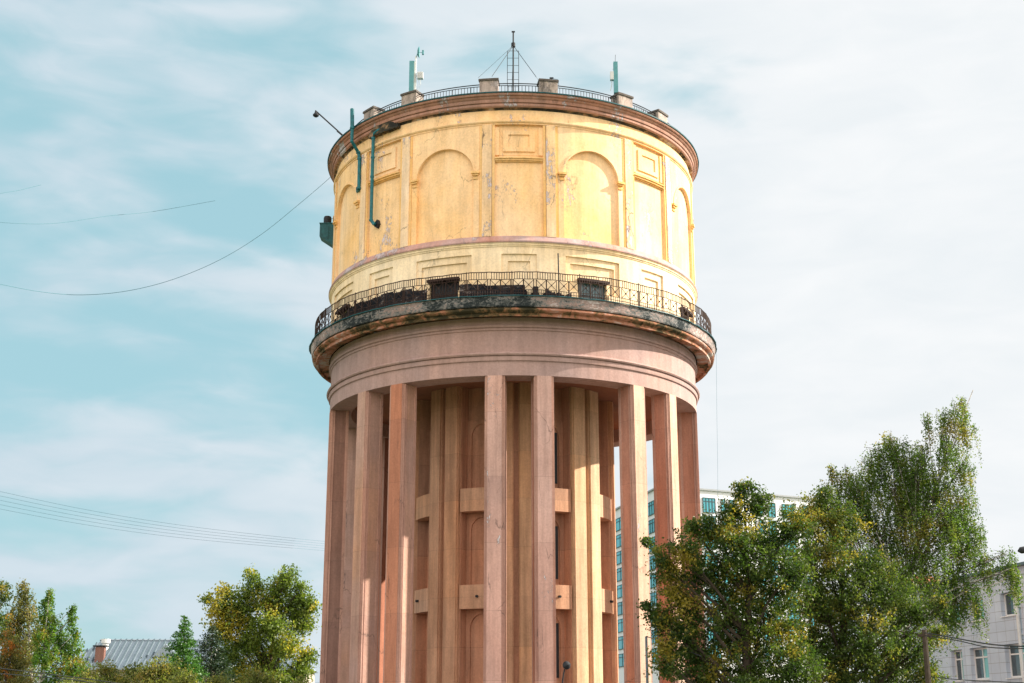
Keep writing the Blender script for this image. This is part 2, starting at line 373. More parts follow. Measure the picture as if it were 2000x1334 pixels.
M['winglass'] = glassmat('tower_window_glass', (0.07, 0.13, 0.15), 0.2)
M['white_metal'] = plain('white_painted_metal', (0.62, 0.64, 0.64), 0.5, 0.0, 0.12, 4.0)
M['antenna'] = plain('antenna_shell', (0.10, 0.30, 0.33), 0.5, 0.0, 0.15, 4.0)
M['antenna_light'] = plain('antenna_face', (0.55, 0.60, 0.58), 0.5, 0.0, 0.1, 4.0)
M['cable'] = plain('cable_sheath', (0.03, 0.035, 0.04), 0.7)
M['cable_thin'] = plain('weathered_cable', (0.09, 0.20, 0.245), 0.9, spec=0.05)
M['bark'] = plain('bark', (0.055, 0.042, 0.032), 0.95, 0.0, 0.45, 4.0, 0.8)
def birchbark():
    m, nt, b = newmat('birch_bark'); L = nt.links.new
    tc = nd(nt, 'ShaderNodeTexCoord'); mp = nd(nt, 'ShaderNodeMapping'); L(tc.outputs['Object'], mp.inputs[0]); mp.inputs['Scale'].default_value = (2, 2, 5)
    n = nd(nt, 'ShaderNodeTexNoise', Scale=1.5, Detail=5.0, Roughness=0.7); L(mp.outputs[0], n.inputs['Vector'])
    L(ramp(nt, n.outputs[0], [(0.42, (0.06, 0.05, 0.045)), (0.5, (0.5, 0.47, 0.43)), (0.8, (0.62, 0.6, 0.56))]), b.inputs['Base Color']); b.inputs['Roughness'].default_value = 0.8
    return m
M['birch_bark'] = birchbark()

# ================================================================ GROUND
def build_ground():
    m, nt, b = newmat('ground_grass_and_earth'); L = nt.links.new
    tc = nd(nt, 'ShaderNodeTexCoord'); n = nd(nt, 'ShaderNodeTexNoise', Scale=0.4, Detail=8.0, Roughness=0.7); L(tc.outputs['Object'], n.inputs['Vector'])
    L(ramp(nt, n.outputs[0], [(0.3, (0.05, 0.08, 0.025)), (0.55, (0.10, 0.12, 0.04)), (0.75, (0.22, 0.18, 0.12))]), b.inputs['Base Color']); b.inputs['Roughness'].default_value = 1
    s = MB(); s.add([(-3000, -1500, 0), (3000, -1500, 0), (3000, 4500, 0), (-3000, 4500, 0)], [(0, 1, 2, 3)])
    tag(s.build('ground', m), kind='structure')
    pm = plain('paving', (0.17, 0.165, 0.16), 0.95, 0.0, 0.2, 0.8, 0.3)
    p = MB(); n = 96
    p.add([(0.07 + 30 * math.cos(2 * math.pi * i / n), 80 + 30 * math.sin(2 * math.pi * i / n), 0.008) for i in range(n)], [tuple(range(n))])
    tag(p.build('plaza', pm), kind='structure')
    am = plain('asphalt', (0.06, 0.06, 0.062), 0.9, 0.0, 0.25, 2.0, 0.4)
    r = MB(); r.add([(-400, 18, 0.004), (400, 18, 0.004), (400, 30, 0.004), (-400, 30, 0.004)], [(0, 1, 2, 3)])
    tag(r.build('road', am), kind='structure')
    k = MB(); k.box((0, 30.15, 0.065), (800, 0.3, 0.13)); tag(k.build('kerb', pm), kind='structure')
build_ground()

# ================================================================ WATER TOWER
GA = [1.6, 44.7, 88.8, 133.6, 180.0, -131.0, -85.6, -41.7]          # angles of the eight bays that carry paired columns
TX, TY = 0.07, 80.0
tower = empty('water_tower', (TX, TY, 0))
tag(tower, 'round water tower with yellow plaster tank on a ring of pink columns', 'water tower')
def zz(*a): return [k + EYE for k in a]
def gaps():
    """(mid angle, half width) of the spaces between neighbouring groups"""
    o = []
    for i in range(8):
        a, b = GA[i], GA[(i + 1) % 8]
        if b < a: b += 360
        o.append((a, b))
    return o

def build_tower():
    E = EYE
    # --- outer columns: stepped corners, grooved sides
    def column_mesh(name):
        hw, dp, ro = 0.53, 1.08, 10.97
        half = [(0.38, 0.0, 1), (0.38, 0.05, 2), (0.45, 0.05, 2), (0.45, 0.09, 2), (hw, 0.09, 2), (hw, 0.16, 2), (hw - 0.04, 0.17, 2), (hw - 0.04, 0.21, 2), (hw, 0.22, 2), (hw, 0.29, 2), (hw - 0.035, 0.30, 2), (hw - 0.035, dp - 0.16, 1), (hw, dp - 0.15, 2), (hw, dp, 0)]
        P = [(x, ro - d) for x, d, _ in half]; Pl = [(-x, r) for x, r in P][::-1]
        poly = P + Pl                      # goes round: right side outwards in, then back on the left
        n = len(poly); zs = [0.0, 17.31 + E]
        me = MB(); vs = []
        for z in zs:
            for x, r in poly: vs.append((x, -r, z))
        for i in range(n):
            j = (i + 1) % n
            (x0, r0), (x1, r1) = poly[i], poly[j]
            if abs(r0 - ro) < 1e-6 and abs(r1 - ro) < 1e-6: mi = 0                     # outer face
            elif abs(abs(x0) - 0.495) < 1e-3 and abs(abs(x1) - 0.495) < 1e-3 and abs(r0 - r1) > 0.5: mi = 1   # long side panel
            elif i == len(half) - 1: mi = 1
            else: mi = 2
            me.add([vs[i], vs[j], vs[n + j], vs[n + i]], [(0, 1, 2, 3)], mi)
        return me
    kinds = {(0, -1): ('col_pink', 'col_grey'), (0, 1): ('col_pink', 'col_side'), (1, -1): ('col_sunlit', 'col_side'), (1, 1): ('col_sunlit', 'col_side'),
             (2, -1): ('col_sunlit', 'col_side'), (7, 1): ('col_orange', 'col_grey'), (7, -1): ('col_grey', 'col_grey'), (6, 1): ('col_orange', 'col_shade'), (6, -1): ('col_grey', 'col_grey'), (2, -1): ('col_sunlit', 'col_side')}
    CA = {(0, -1): -5.1, (0, 1): 8.5, (1, -1): 38.2, (1, 1): 54.0, (2, -1): 81.9, (2, 1): 107, (3, -1): 132.5, (3, 1): 146, (4, -1): 173, (4, 1): 187, (5, -1): -144, (5, 1): -127, (6, -1): -107.5, (6, 1): -78.8, (7, -1): -49.6, (7, 1): -34.9}
    for g, a in enumerate(GA):
        for sgn in (-1, 1):
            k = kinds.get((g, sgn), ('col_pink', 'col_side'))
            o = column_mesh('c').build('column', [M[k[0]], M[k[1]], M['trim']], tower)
            o.rotation_euler = (0, 0, R_(CA[(g, sgn)]))
            b = MB(); b.box((0, -10.4, 0.25), (1.35, 1.4, 0.5)); bo = b.build('column_base', M['trim'], o)
    # --- entablature
    ent = [(9.7, 17.31), (10.96, 17.31), (10.96, 18.08), (11.04, 18.10), (11.06, 18.16), (11.06, 18.33), (11.02, 18.335), (11.02, 18.36), (11.14, 18.37), (11.19, 18.44), (11.17, 18.50), (11.10, 18.53), (11.0, 18.55), (10.96, 18.60),
           (10.95, 19.74), (11.02, 19.77), (11.02, 19.86), (10.99, 19.865), (10.99, 19.89), (11.08, 19.92), (11.10, 19.98), (11.10, 20.03), (11.04, 20.05), (11.04, 20.46), (9.7, 20.46)]
    b = MB(); b.lathe([(r, z + E) for r, z in ent] , 240, 0, closed=True); b.build('entablature', M['frieze'], tower, smooth=True)
    b = MB(); b.lathe([(3.0, 18.15 + E), (9.72, 18.15 + E), (9.72, 18.35 + E), (3.0, 18.35 + E)], 120, closed=True); b.build('ceiling', M['ceil'], tower)
    # --- balcony
    b = MB(); b.lathe([(r, z + E) for r, z in [(11.10, 20.48), (11.72, 20.44), (11.74, 20.30), (11.88, 20.28), (11.89, 20.44), (11.95, 20.46), (12.04, 20.50), (12.10, 20.57), (12.10, 20.64), (12.05, 20.70), (11.98, 20.73), (11.10, 20.73)]], 240, closed=True, jit=0.008)
    b.build('balcony_moulding', M['torus'], tower, smooth=True)
    b = MB(); b.lathe([(r, z + E) for r, z in [(11.0, 20.735), (12.12, 20.735), (12.15, 20.80), (12.17, 20.95), (12.19, 21.1), (12.21, 21.27), (11.0, 21.36)]], 420, closed=True, jit=0.035)
    b.build('balcony_slab', M['slab'], tower)
    b = MB(); b.lathe([(r, z + E) for r, z in [(12.20, 21.29), (12.30, 21.27), (12.30, 21.31), (12.0, 21.345)]], 300, closed=True, jit=0.05)
    b.build('slab_flashing', M['teal_metal'], tower)
    # --- lower drum with sunk panels
    RL = 11.10
    us = [-180 + i * 1.5 for i in range(241)]; rects = []
    for g, a in enumerate(GA):
        rects.append((a, 4.9, 22.05, 24.0, 1)); rects.append((a, 3.1, 22.05, 23.62, 2))
    wins = []
    for a, c in gaps():
        m = (a + c) / 2; h = (c - a) / 2
        if m > 180: m -= 360
        rects.append((m, 8.4, 22.05, 24.0, 1)); rects.append((m, 6.9, 22.05, 23.62, 2)); wins.append(m)
    wa = sorted(wins)
    for (m, h, z0, z1, l) in rects: us += [m - h, m + h]
    for m in wins: us += [m - 4.6, m + 4.6]
    us = uniq([u for u in us if -180 <= u <= 180] + [-180, 180], 0.02)
    vs = uniq([21.36, 22.70, 22.05, 23.62, 24.0, 24.42])
    def dep(u, v):
        for m in wins:
            if abs(u - m) < 4.6 and v < 22.70: return RL - 0.45
        l = 0
        for (m, h, z0, z1, q) in rects:
            d = (u - m + 180) % 360 - 180
            if abs(d) < h and z0 < v < z1: l = max(l, q)
        return RL - 0.10 * l
    b = MB(); grid(us, vs, dep, lambda a, z, r: cyl(a, z + E, r), b); b.build('lower_drum', M['yellow_low'], tower)
    # windows behind the balcony rail
    for i, m in enumerate(wins):
        b = MB(); b.cbox(m - 4.8, m + 4.8, 22.68 + E, 22.82 + E, RL - 0.3, RL + 0.08); lin = None
        w = MB(); w.cbox(m - 4.55, m + 4.55, 21.4 + E, 22.69 + E, RL - 0.44, RL - 0.40)
        wo = w.build('balcony_window', M['winglass'] if abs(m - 23) < 6 else M['dark'], tower)
        b.build('lintel', M['rust'], wo)
        q = MB()
        for k in range(10): q.cbox(m - 4.3 + k * 0.93, m - 4.23 + k * 0.93, 21.4 + E, 22.62 + E, RL - 0.36, RL - 0.33)
        q.cbox(m - 4.5, m + 4.5, 21.95 + E, 22.0 + E, RL - 0.37, RL - 0.34)
        q.build('window_bars', M['rust'] if i % 2 else M['iron'], wo)
    # tar paper turned up against the wall, torn along its top
    b = MB(); a = -78.0
    while a < 16:
        st = 0.35
        pn = math.floor((a + 0.8 * math.sin(a * .7)) / 4.1); top = 22.34 + 0.16 * noise.noise(Vector((pn * 1.37, 3, 1))) + 0.02 * noise.noise(Vector((a * 2.3, 1, 7)))
        if a > -8: top -= 0.10 + 0.10 * (pn % 2)
        if a > 3: top -= 0.3 + 0.1 * math.sin(a * 1.9)
        if -60 < a < -30 : top += 0.15
        inwin = any(abs(a - m) < 4.9 for m in wins)
        if not inwin and top > 21.45: b.cbox(a, a + st, 21.3 + E, top + E, RL + 0.004, RL + 0.03)
        elif b.v: b.build('tar_upstand', M['tar'], tower); b = MB()
        a += st
    if b.v: b.build('tar_upstand', M['tar'], tower)
    b = MB(); b.cbox(5.3, 6.7, 21.45 + E, 22.1 + E, RL + 0.035, RL + 0.25); b.build('meter_box', M['iron'], tower)
    # --- string course
    b = MB(); b.lathe([(r, z + E) for r, z in [(10.9, 24.40), (11.14, 24.40), (11.15, 24.47), (11.20, 24.49), (11.20, 24.55), (11.26, 24.60)]] , 240)
    b.lathe([(r, z + E) for r, z in [(11.26, 24.602), (11.29, 24.64), (11.29, 24.70), (11.25, 24.76), (11.14, 25.0), (10.9, 25.02)]], 240, 1)
    b.build('string_course', [M['yellow_low'], M['ledge']], tower, smooth=True)
    # --- upper drum
    RU = 10.98; Z0, Z1 = 24.99, 31.55
    us = [-180 + i * 1.5 for i in range(241)]
    bays = []
    for a, c in gaps():
        m = (a + c) / 2; bays.append(((m + 180) % 360 - 180, (c - a) / 2 - 11.3))
    for a in GA:
        us += [((a + d + 180) % 360) - 180 for d in (-11.3, 11.3, -6.8, 6.8, -7.6, 7.6, -10.5, 10.5, -5.6, 5.6, -4.6, 4.6, -3.0, 3.0)]
    us = uniq(us + [-180, 180], 0.02)
    vs = uniq([Z0, 29.35, 29.45, 29.75, 29.95, 30.2, 30.95, 31.2, 31.4, Z1])
    def dep2(u, v):
        best = min(((u - a + 180) % 360 - 180 for a in GA), key=abs); d = abs(best)
        if d < 6.8:                                     # narrow bay with square panel above
            if 29.75 < v < 31.4:
                if d < 3.0 and 30.2 < v < 30.95: return RU + 0.0
                if d < 4.6 and 29.95 < v < 31.2: return RU + 0.07
                if d < 5.6: return RU - 0.01
                return RU + 0.06
            return RU - 0.03
        if d < 7.6: return RU + 0.10
        if d < 10.5: return RU + 0.02
        if d < 11.3: return RU + 0.10
        return RU - 0.06
    b = MB(); grid(us, vs, dep2, lambda a, z, r: cyl(a, z + E, r), b); b.build('tank_wall', M['yellow'], tower)
    for g, a in enumerate(GA):
        for sgn in (-1, 1):
            b = MB(); c = a + sgn * 9.05
            b.cbox(c - 1.35, c + 1.35, Z0 + E, Z1 - 0.02 + E, RU - 0.05, RU + 0.19)
            for q in (a + sgn * 7.25, a + sgn * 10.75): b.cbox(q - 0.36, q + 0.36, Z0 + E, Z1 - 0.03 + E, RU - 0.04, RU + 0.14, 1)
            b.build('pilaster', [M['yellow_worn'], M['yellow_deep']], tower)
        b = MB()
        for h, z0, z1, r in ((6.75, 29.34, 29.40, 0.07), (6.75, 29.40, 29.50, 0.15), (6.75, 29.50, 29.56, 0.22)):
            b.cbox(a - h, a + h, z0 + E, z1 + E, RU - 0.02, RU + r)
        b.build('panel_ledge', M['yellow_deep'], tower)
    # arches
    for (m, h) in bays:
        b = MB(); ah = h - 1.55                      # arch half-angle
        rad = R_(ah) * RU; zsp = 28.75; N = 64
        def zarch(d):
            q = abs(d) / ah
            return zsp + rad * math.sqrt(max(0, 1 - q * q)) * 0.93 if q < 1 else None
        top = Z1 - 0.02; r0, r1 = RU - 0.10, RU + 0.12
        # plate above the arch
        for i in range(N):
            d0 = -ah + 2 * ah * i / N; d1 = -ah + 2 * ah * (i + 1) / N
            za, zb = zarch(d0 * 0.99999) , zarch(d1 * 0.99999)
            b.add([cyl(m + d0, za + E, r1), cyl(m + d1, zb + E, r1), cyl(m + d1, top + E, r1), cyl(m + d0, top + E, r1)], [(0, 1, 2, 3)])
            b.add([cyl(m + d0, za + E, r0), cyl(m + d1, zb + E, r0), cyl(m + d1, zb + E, r1), cyl(m + d0, za + E, r1)], [(0, 1, 2, 3)])
        for sgn in (-1, 1):
            e0, e1 = sorted((m + sgn * ah, m + sgn * (h + 0.02)))
            b.cbox(e0, e1, Z0 + E, top + E, r0, r1)
        # archivolt
        pr = []
        for i in range(N + 1):
            d = -ah + 2 * ah * i / N; th = math.pi * i / N
            for (k, rr_) in ((1.0, r1 - .03), (1.0, r1 + 0.035), (1.05, r1 + 0.035), (1.05, r1 - .03)):
                dd = -math.cos(th) * ah * k; z = zsp + rad * k * math.sin(th) * 0.93
                pr.append(cyl(m + dd, z + E, rr_))
        fs = []
        for i in range(N):
            for k in range(3): fs.append((i * 4 + k, i * 4 + k + 1, i * 4 + 5 + k, i * 4 + 4 + k))
        b.add(pr, fs, 0)
        ao = b.build('arch', [M['yellow'], M['yellow_deep']], tower)
        for sgn in (-1, 1):
            q = MB(); c = m + sgn * (ah + 0.55)
            for z0, z1, hw, r in ((28.36, 28.44, 0.75, 0.06), (28.44, 28.56, 0.62, 0.03), (28.56, 28.66, 0.9, 0.12), (28.66, 28.78, 1.15, 0.19)):
                q.cbox(c - hw, c + hw, z0 + E, z1 + E, r1 - 0.01, r1 + r)
            q.build('capital', M['yellow_deep'], ao)
    # --- frieze under the cornice
    b = MB(); b.lathe([(r, z + E) for r, z in [(10.9, 31.53), (11.14, 31.53), (11.14, 31.60), (11.20, 31.62), (11.24, 31.68), (11.24, 31.74), (11.08, 31.78), (11.05, 31.80), (11.05, 32.42), (10.8, 32.42)]], 240)
    b.build('tank_frieze', M['yellow'], tower, smooth=True)
    b = MB(); b.lathe([(r, z + E) for r, z in [(10.9, 32.40), (11.07, 32.41), (11.10, 32.46), (11.22, 32.50)]], 240, 1)
    b.lathe([(r, z + E) for r, z in [(11.22, 32.502), (11.27, 32.53), (11.31, 32.58), (11.31, 32.70), (11.27, 32.705), (11.27, 32.735), (11.36, 32.75), (11.38, 32.80), (11.38, 32.93), (11.40, 32.94), (11.46, 32.98), (11.50, 33.04), (11.47, 33.045), (11.47, 33.065), (11.57, 33.09), (11.60, 33.13), (11.60, 33.22), (10.9, 33.24)]], 240)
    b.build('cornice', [M['cornice'], M['soot']], tower, smooth=True)
    b = MB(); b.lathe([(r, z + E) for r, z in [(11.58, 33.23), (11.66, 33.21), (11.67, 33.27), (11.0, 33.42), (3.0, 34.2), (0.3, 34.5), (0.3, 34.4), (11.0, 33.30)]], 240, closed=True, jit=0.012)
    b.build('roof', M['teal_metal'], tower)
    # broken plaster hole where the pipe leaves the cornice
    # --- parapet blocks
    blocks = []
    for a in GA:
        for sgn in (-1, 1):
            an = a + sgn * 8.8; blocks.append((an + 180) % 360 - 180)
            b = MB(); b.cbox(an - 2.7, an + 2.7, 33.2 + E, 34.28 + E, 10.25, 10.98); o = b.build('parapet_block', M['block'], tower)
            b = MB(); b.cbox(an - 2.95, an + 2.95, 34.28 + E, 34.40 + E, 10.2, 11.04); b.build('block_cap', M['blockcap'], o)
    blocks.sort()
    for i, a in enumerate(blocks):
        c = blocks[(i + 1) % 16]
        if c < a: c += 360
        a0, a1 = a + 2.7, c - 2.7
        b = MB()
        for z, r in ((34.17, 0.03), (34.05, 0.022), (33.48, 0.022)):
            nn = max(2, int((a1 - a0) / 1.5) + 1)
            b.tube([cyl(a0 + (a1 - a0) * k / nn, z + E, 10.75) for k in range(nn + 1)], r, 5)
        nn = int((a1 - a0) / 0.95)
        for k in range(1, nn):
            p = cyl(a0 + (a1 - a0) * k / nn, 33.3 + E, 10.75); b.tube([p, (p[0], p[1], 34.05 + E)], 0.016 if k % 6 else 0.028, 4, caps=False)
        b.build('roof_railing', M['iron'], tower)
    # --- balcony railing
    rail = empty('balcony_railing'); rail.parent = tower
    RR = 12.0; zb = 21.33
    b = MB(); wob = lambda a: 0.02 * math.sin(a * 0.31) + 0.012 * math.sin(a * 1.3)
    for z, r in ((22.66, 0.028), (22.27, 0.02), (21.68, 0.018), (21.50, 0.018)):
        b.tube([cyl(k * 1.5, z + E + wob(k * 1.5), RR) for k in range(241)], r, 5, caps=False)
    n = 62; mod = 360 / n; pst = MB(); xs = MB()
    for i in range(n):
        a = i * mod
        for k in range(9):
            if k == 8: continue
            aa = a + mod * (k + 0.5) / 9; p = cyl(aa, 22.27 + E + wob(aa), RR); b.tube([p, (p[0], p[1], p[2] + 0.39)], 0.018, 4, caps=False)
        for q0, q1 in ((0.0, 0.43), (0.45, 0.88)):
            f0, f1 = a + mod * q0, a + mod * q1
            for q in (f0, f1):
                p = cyl(q, zb + E, RR); xs.tube([p, (p[0], p[1], 22.27 + E)], 0.021, 4, caps=False)
            xs.tube([cyl(f0, 21.7 + E, RR), cyl(f1, 22.25 + E, RR)], 0.016, 4, caps=False); xs.tube([cyl(f1, 21.7 + E, RR), cyl(f0, 22.25 + E, RR)], 0.016, 4, caps=False)
            ce = cyl((f0 + f1) / 2, 21.975 + E, RR); xs.box(ce, (0.07, 0.07, 0.07), R_((f0 + f1) / 2))
            for k in range(1, 4):
                p = cyl(f0 + (f1 - f0) * k / 4, zb + E, RR); xs.tube([p, (p[0], p[1], 21.68 + E)], 0.014, 4, caps=False)
        if i % 3 == 0:
            p = cyl(a - mod * 0.06, zb - 0.1 + E, RR); pst = MB(); pst.tube([p, (p[0], p[1], 22.72 + E)], 0.03, 6); pst.build('post', M['rust'], rail)
    b.build('rails_and_balusters', M['rust'], rail); xs.build('cross_braces', M['rust'], rail)
    # --- inner core
    b = MB(); us = [-180 + i * 3 for i in range(121)]
    for a in GA: us += [((a + d + 180) % 360) - 180 for d in (-11.5, 11.5, -1.3, 1.3)]
    us = uniq(us + [-180, 180], 0.02)
    def dep3(u, v):
        d = min(abs((u - a + 180) % 360 - 180) for a in GA)
        return 5.72 if d < 11.5 else 5.05
    grid(us, [0, 18.2 + E], dep3, lambda a, z, r: cyl(a, z, r), b); b.build('core_wall', M['core'], tower)
    for g, a in enumerate(GA):
        mat = M['core_yel'] if g in (1,) else M['core_pil']
        for sgn in (-1, 1):
            c = a + sgn * 6.0; b = MB()
            b.cbox(c - 4.6, c + 4.6, 0, 18.15 + E, 5.0, 5.92); b.cbox(c - 4.0, c + 4.0, 0, 18.14 + E, 5.9, 6.02)
            b.build('core_pilaster', mat if not (g == 0 and sgn == 1) else M['core_och'], tower)
    for i, (a, c) in enumerate(gaps()):
        m = (a + c) / 2; h = (c - a) / 2 - 11.5
        for z0 in (0.4, 5.69, 10.99):
            b = MB(); b.cbox(m - h, m + h, z0 + E, z0 + 1.28 + E, 5.04, 5.86)
            so = b.build('spandrel_beam', M['core_pil'], tower)
        for z0 in (1.68, 6.97, 12.27):                       # arched blind panels
            hh = 4.0; aw = h - 3.0; N = 24; b = MB(); r1 = 5.14
            zt = z0 + hh; zs_ = zt - 1.0
            for k in range(N):
                th0, th1 = math.pi * k / N, math.pi * (k + 1) / N
                d0, d1 = -math.cos(th0) * aw, -math.cos(th1) * aw; q0, q1 = zs_ + math.sin(th0) * 0.75, zs_ + math.sin(th1) * 0.75
                b.add([cyl(m + d0, q0 + E, r1), cyl(m + d1, q1 + E, r1), cyl(m + d1, zt + E, r1), cyl(m + d0, zt + E, r1)], [(0, 1, 2, 3)])
                b.add([cyl(m + d0, q0 + E, 5.05), cyl(m + d1, q1 + E, 5.05), cyl(m + d1, q1 + E, r1), cyl(m + d0, q0 + E, r1)], [(0, 1, 2, 3)])
            b.cbox(m - h, m - aw, z0 + E, zt + E, 5.04, r1); b.cbox(m + aw, m + h, z0 + E, zt + E, 5.04, r1)
            bo = b.build('blind_arch', M['core'], tower)
            if i in (0, 3):
                w = MB(); w.cbox(m - aw + 1, m + aw - 1, z0 + 0.4 + E, zs_ + 0.3 + E, 5.06, 5.09); w.build('core_window', M['dark'], tower)
    # little water spouts on the lower spandrels
    for m in ((GA[0] + GA[7]) / 2 + 0.6, (GA[0] + GA[1]) / 2 + 2, 69.5, -66):
        b = MB(); p = cyl(m, 6.35 + E, 5.8); q = cyl(m, 6.33 + E, 6.02); b.tube([p, q], 0.07, 10); b.build('spout', M['iron'], tower)
build_tower()

# --- pipes and the steel box on the tower wall
def on(a, z, r):
    p = cyl(a, z + EYE, r); return Vector((p[0], p[1], p[2]))
def build_pipes():
    # long rising pipe that jogs in under the cornice
    def ang(px, Yg=None, r=11.7, y=300):
        # angle at which a point of radius r projects to photo column px
        best = None
        for k in range(-900, 901):
            a = k / 10
            x = r * math.sin(R_(a)); Y = TY - r * math.cos(R_(a))
            p = at(px, y, Y)
            e = abs(p.x - TX - x)
            if best is None or e < best[0]: best = (e, a, p.z - EYE)
        return best[1], best[2]
    def pt(px, py, r):
        a, z = ang(px, None, r, py); return on(a, z, r)
    b = MB()
    P = [pt(688, 213, 11.85), pt(688, 250, 11.85), pt(687, 276, 11.85), pt(700, 298, 11.3), pt(702, 310, 11.25), pt(701, 368, 11.25), pt(699, 374, 11.05)]
    b.tube(P[:2], 0.115, 12); b.tube(P[1:6], 0.10, 12); b.tube([P[5], P[6]], 0.12, 12)
    for q in (P[4], P[5], P[3], P[1]): b.tube([q - Vector((0, 0, .05)), q + Vector((0, 0, .05))], 0.14, 12)
    tag(b.build('drain_pipe', M['teal_pipe'], tower), 'teal pipe rising above the roof edge', None)
    b = MB()
    P = [pt(757, 247, 11.2), pt(738, 255, 11.3), pt(731, 261, 11.32), pt(729, 270, 11.3), pt(727, 345, 11.3), pt(725, 430, 11.3), pt(730, 437, 11.3), pt(734, 439, 11.0)]
    b.tube(P[:6], 0.095, 12); b.tube(P[5:], 0.10, 12)
    for q in (P[3], P[5], P[4], (P[3] + P[4]) / 2): b.tube([q - Vector((0, 0, .05)), q + Vector((0, 0, .05))], 0.12, 12)
    tag(b.build('drain_pipe', M['teal_pipe'], tower), 'teal pipe elbowed out under the cornice', None)
    for (px, py) in ((699, 370), (735, 438)):
        p = pt(px, py, 11.1); q = MB(); n = 14; rr = random.Random(px)
        c = Vector((p.x, p.y, p.z)); out = Vector((p.x, p.y, 0)).normalized(); tg = Vector((-out.y, out.x, 0))
        vs = [c + out * 0.03 + (tg * math.cos(2 * math.pi * k / n) + Vector((0, 0, 1)) * math.sin(2 * math.pi * k / n)) * rr.uniform(0.16, 0.28) for k in range(n)]
        vs2 = [v - out * 0.3 for v in vs]
        q.add(vs + vs2, [tuple(range(n))] + [(k, (k + 1) % n, n + (k + 1) % n, n + k) for k in range(n)]); q.build('pipe_hole', M['dark'], tower)
    # hole in the cornice: dark broken patch
    b = MB(); rr = random.Random(4)
    a0, _ = ang(720, None, 11.3, 255); a1, _ = ang(775, None, 11.3, 245)
    k = a0
    while k < a1:
        t = (k - a0) / (a1 - a0); h = 0.42 * math.sin(math.pi * min(1, t * 1.05)) ** 0.6 if t < .95 else 0.06
        b.cbox(k, k + 0.5, 32.28 + EYE - 0.02 - 0.06 * rr.random(), 32.42 + EYE + h + rr.uniform(-.03, .03), 11.0, 11.315 + 0.05 * min(1, h * 2)); k += 0.5
    b.build('broken_plaster', M['soot'], tower)
    # steel box hanging out on the left, with a drum on it
    p = at(652, 455, TY - 0.3)
    e = empty('vent_box', (p.x, p.y, 0)); tag(e, 'teal steel box with a squat drum on top bracketed to the left wall', 'vent box')
    zt = at(640, 445, TY).z; zl = at(640, 488, TY).z; zm = at(640, 469, TY).z
    x1 = 0.12; x0 = -0.82; w = 0.45
    b = MB(); pr = [(x0, zt), (x1, zt), (x1, zl), (x0, zm)]
    b.add([(x, -w, z) for x, z in pr] + [(x, w, z) for x, z in pr], [(0, 3, 2, 1), (4, 5, 6, 7)] + [(i, (i + 1) % 4, 4 + (i + 1) % 4, 4 + i) for i in range(4)])
    b.box((x0 + 0.47, 0, zt + 0.03), (1.0, 0.98, 0.06))
    b.box((-0.30, -w - 0.02, (zt + zl) / 2 + 0.2), (0.05, 0.04, 0.9))
    b.build('casing', M['teal_metal'], e)
    b = MB(); b.lathe([(0.0, zt + 0.02), (0.24, zt + 0.02), (0.25, zt + 0.5), (0.21, zt + 0.62), (0.0, zt + 0.64)], 20, c=(-0.42, 0)); b.tube([(-0.42, 0, zt + 0.5), (0.2, 0, zt + 0.5)], 0.015, 5)
    b.build('drum', M['iron'], e, smooth=True)
build_pipes()

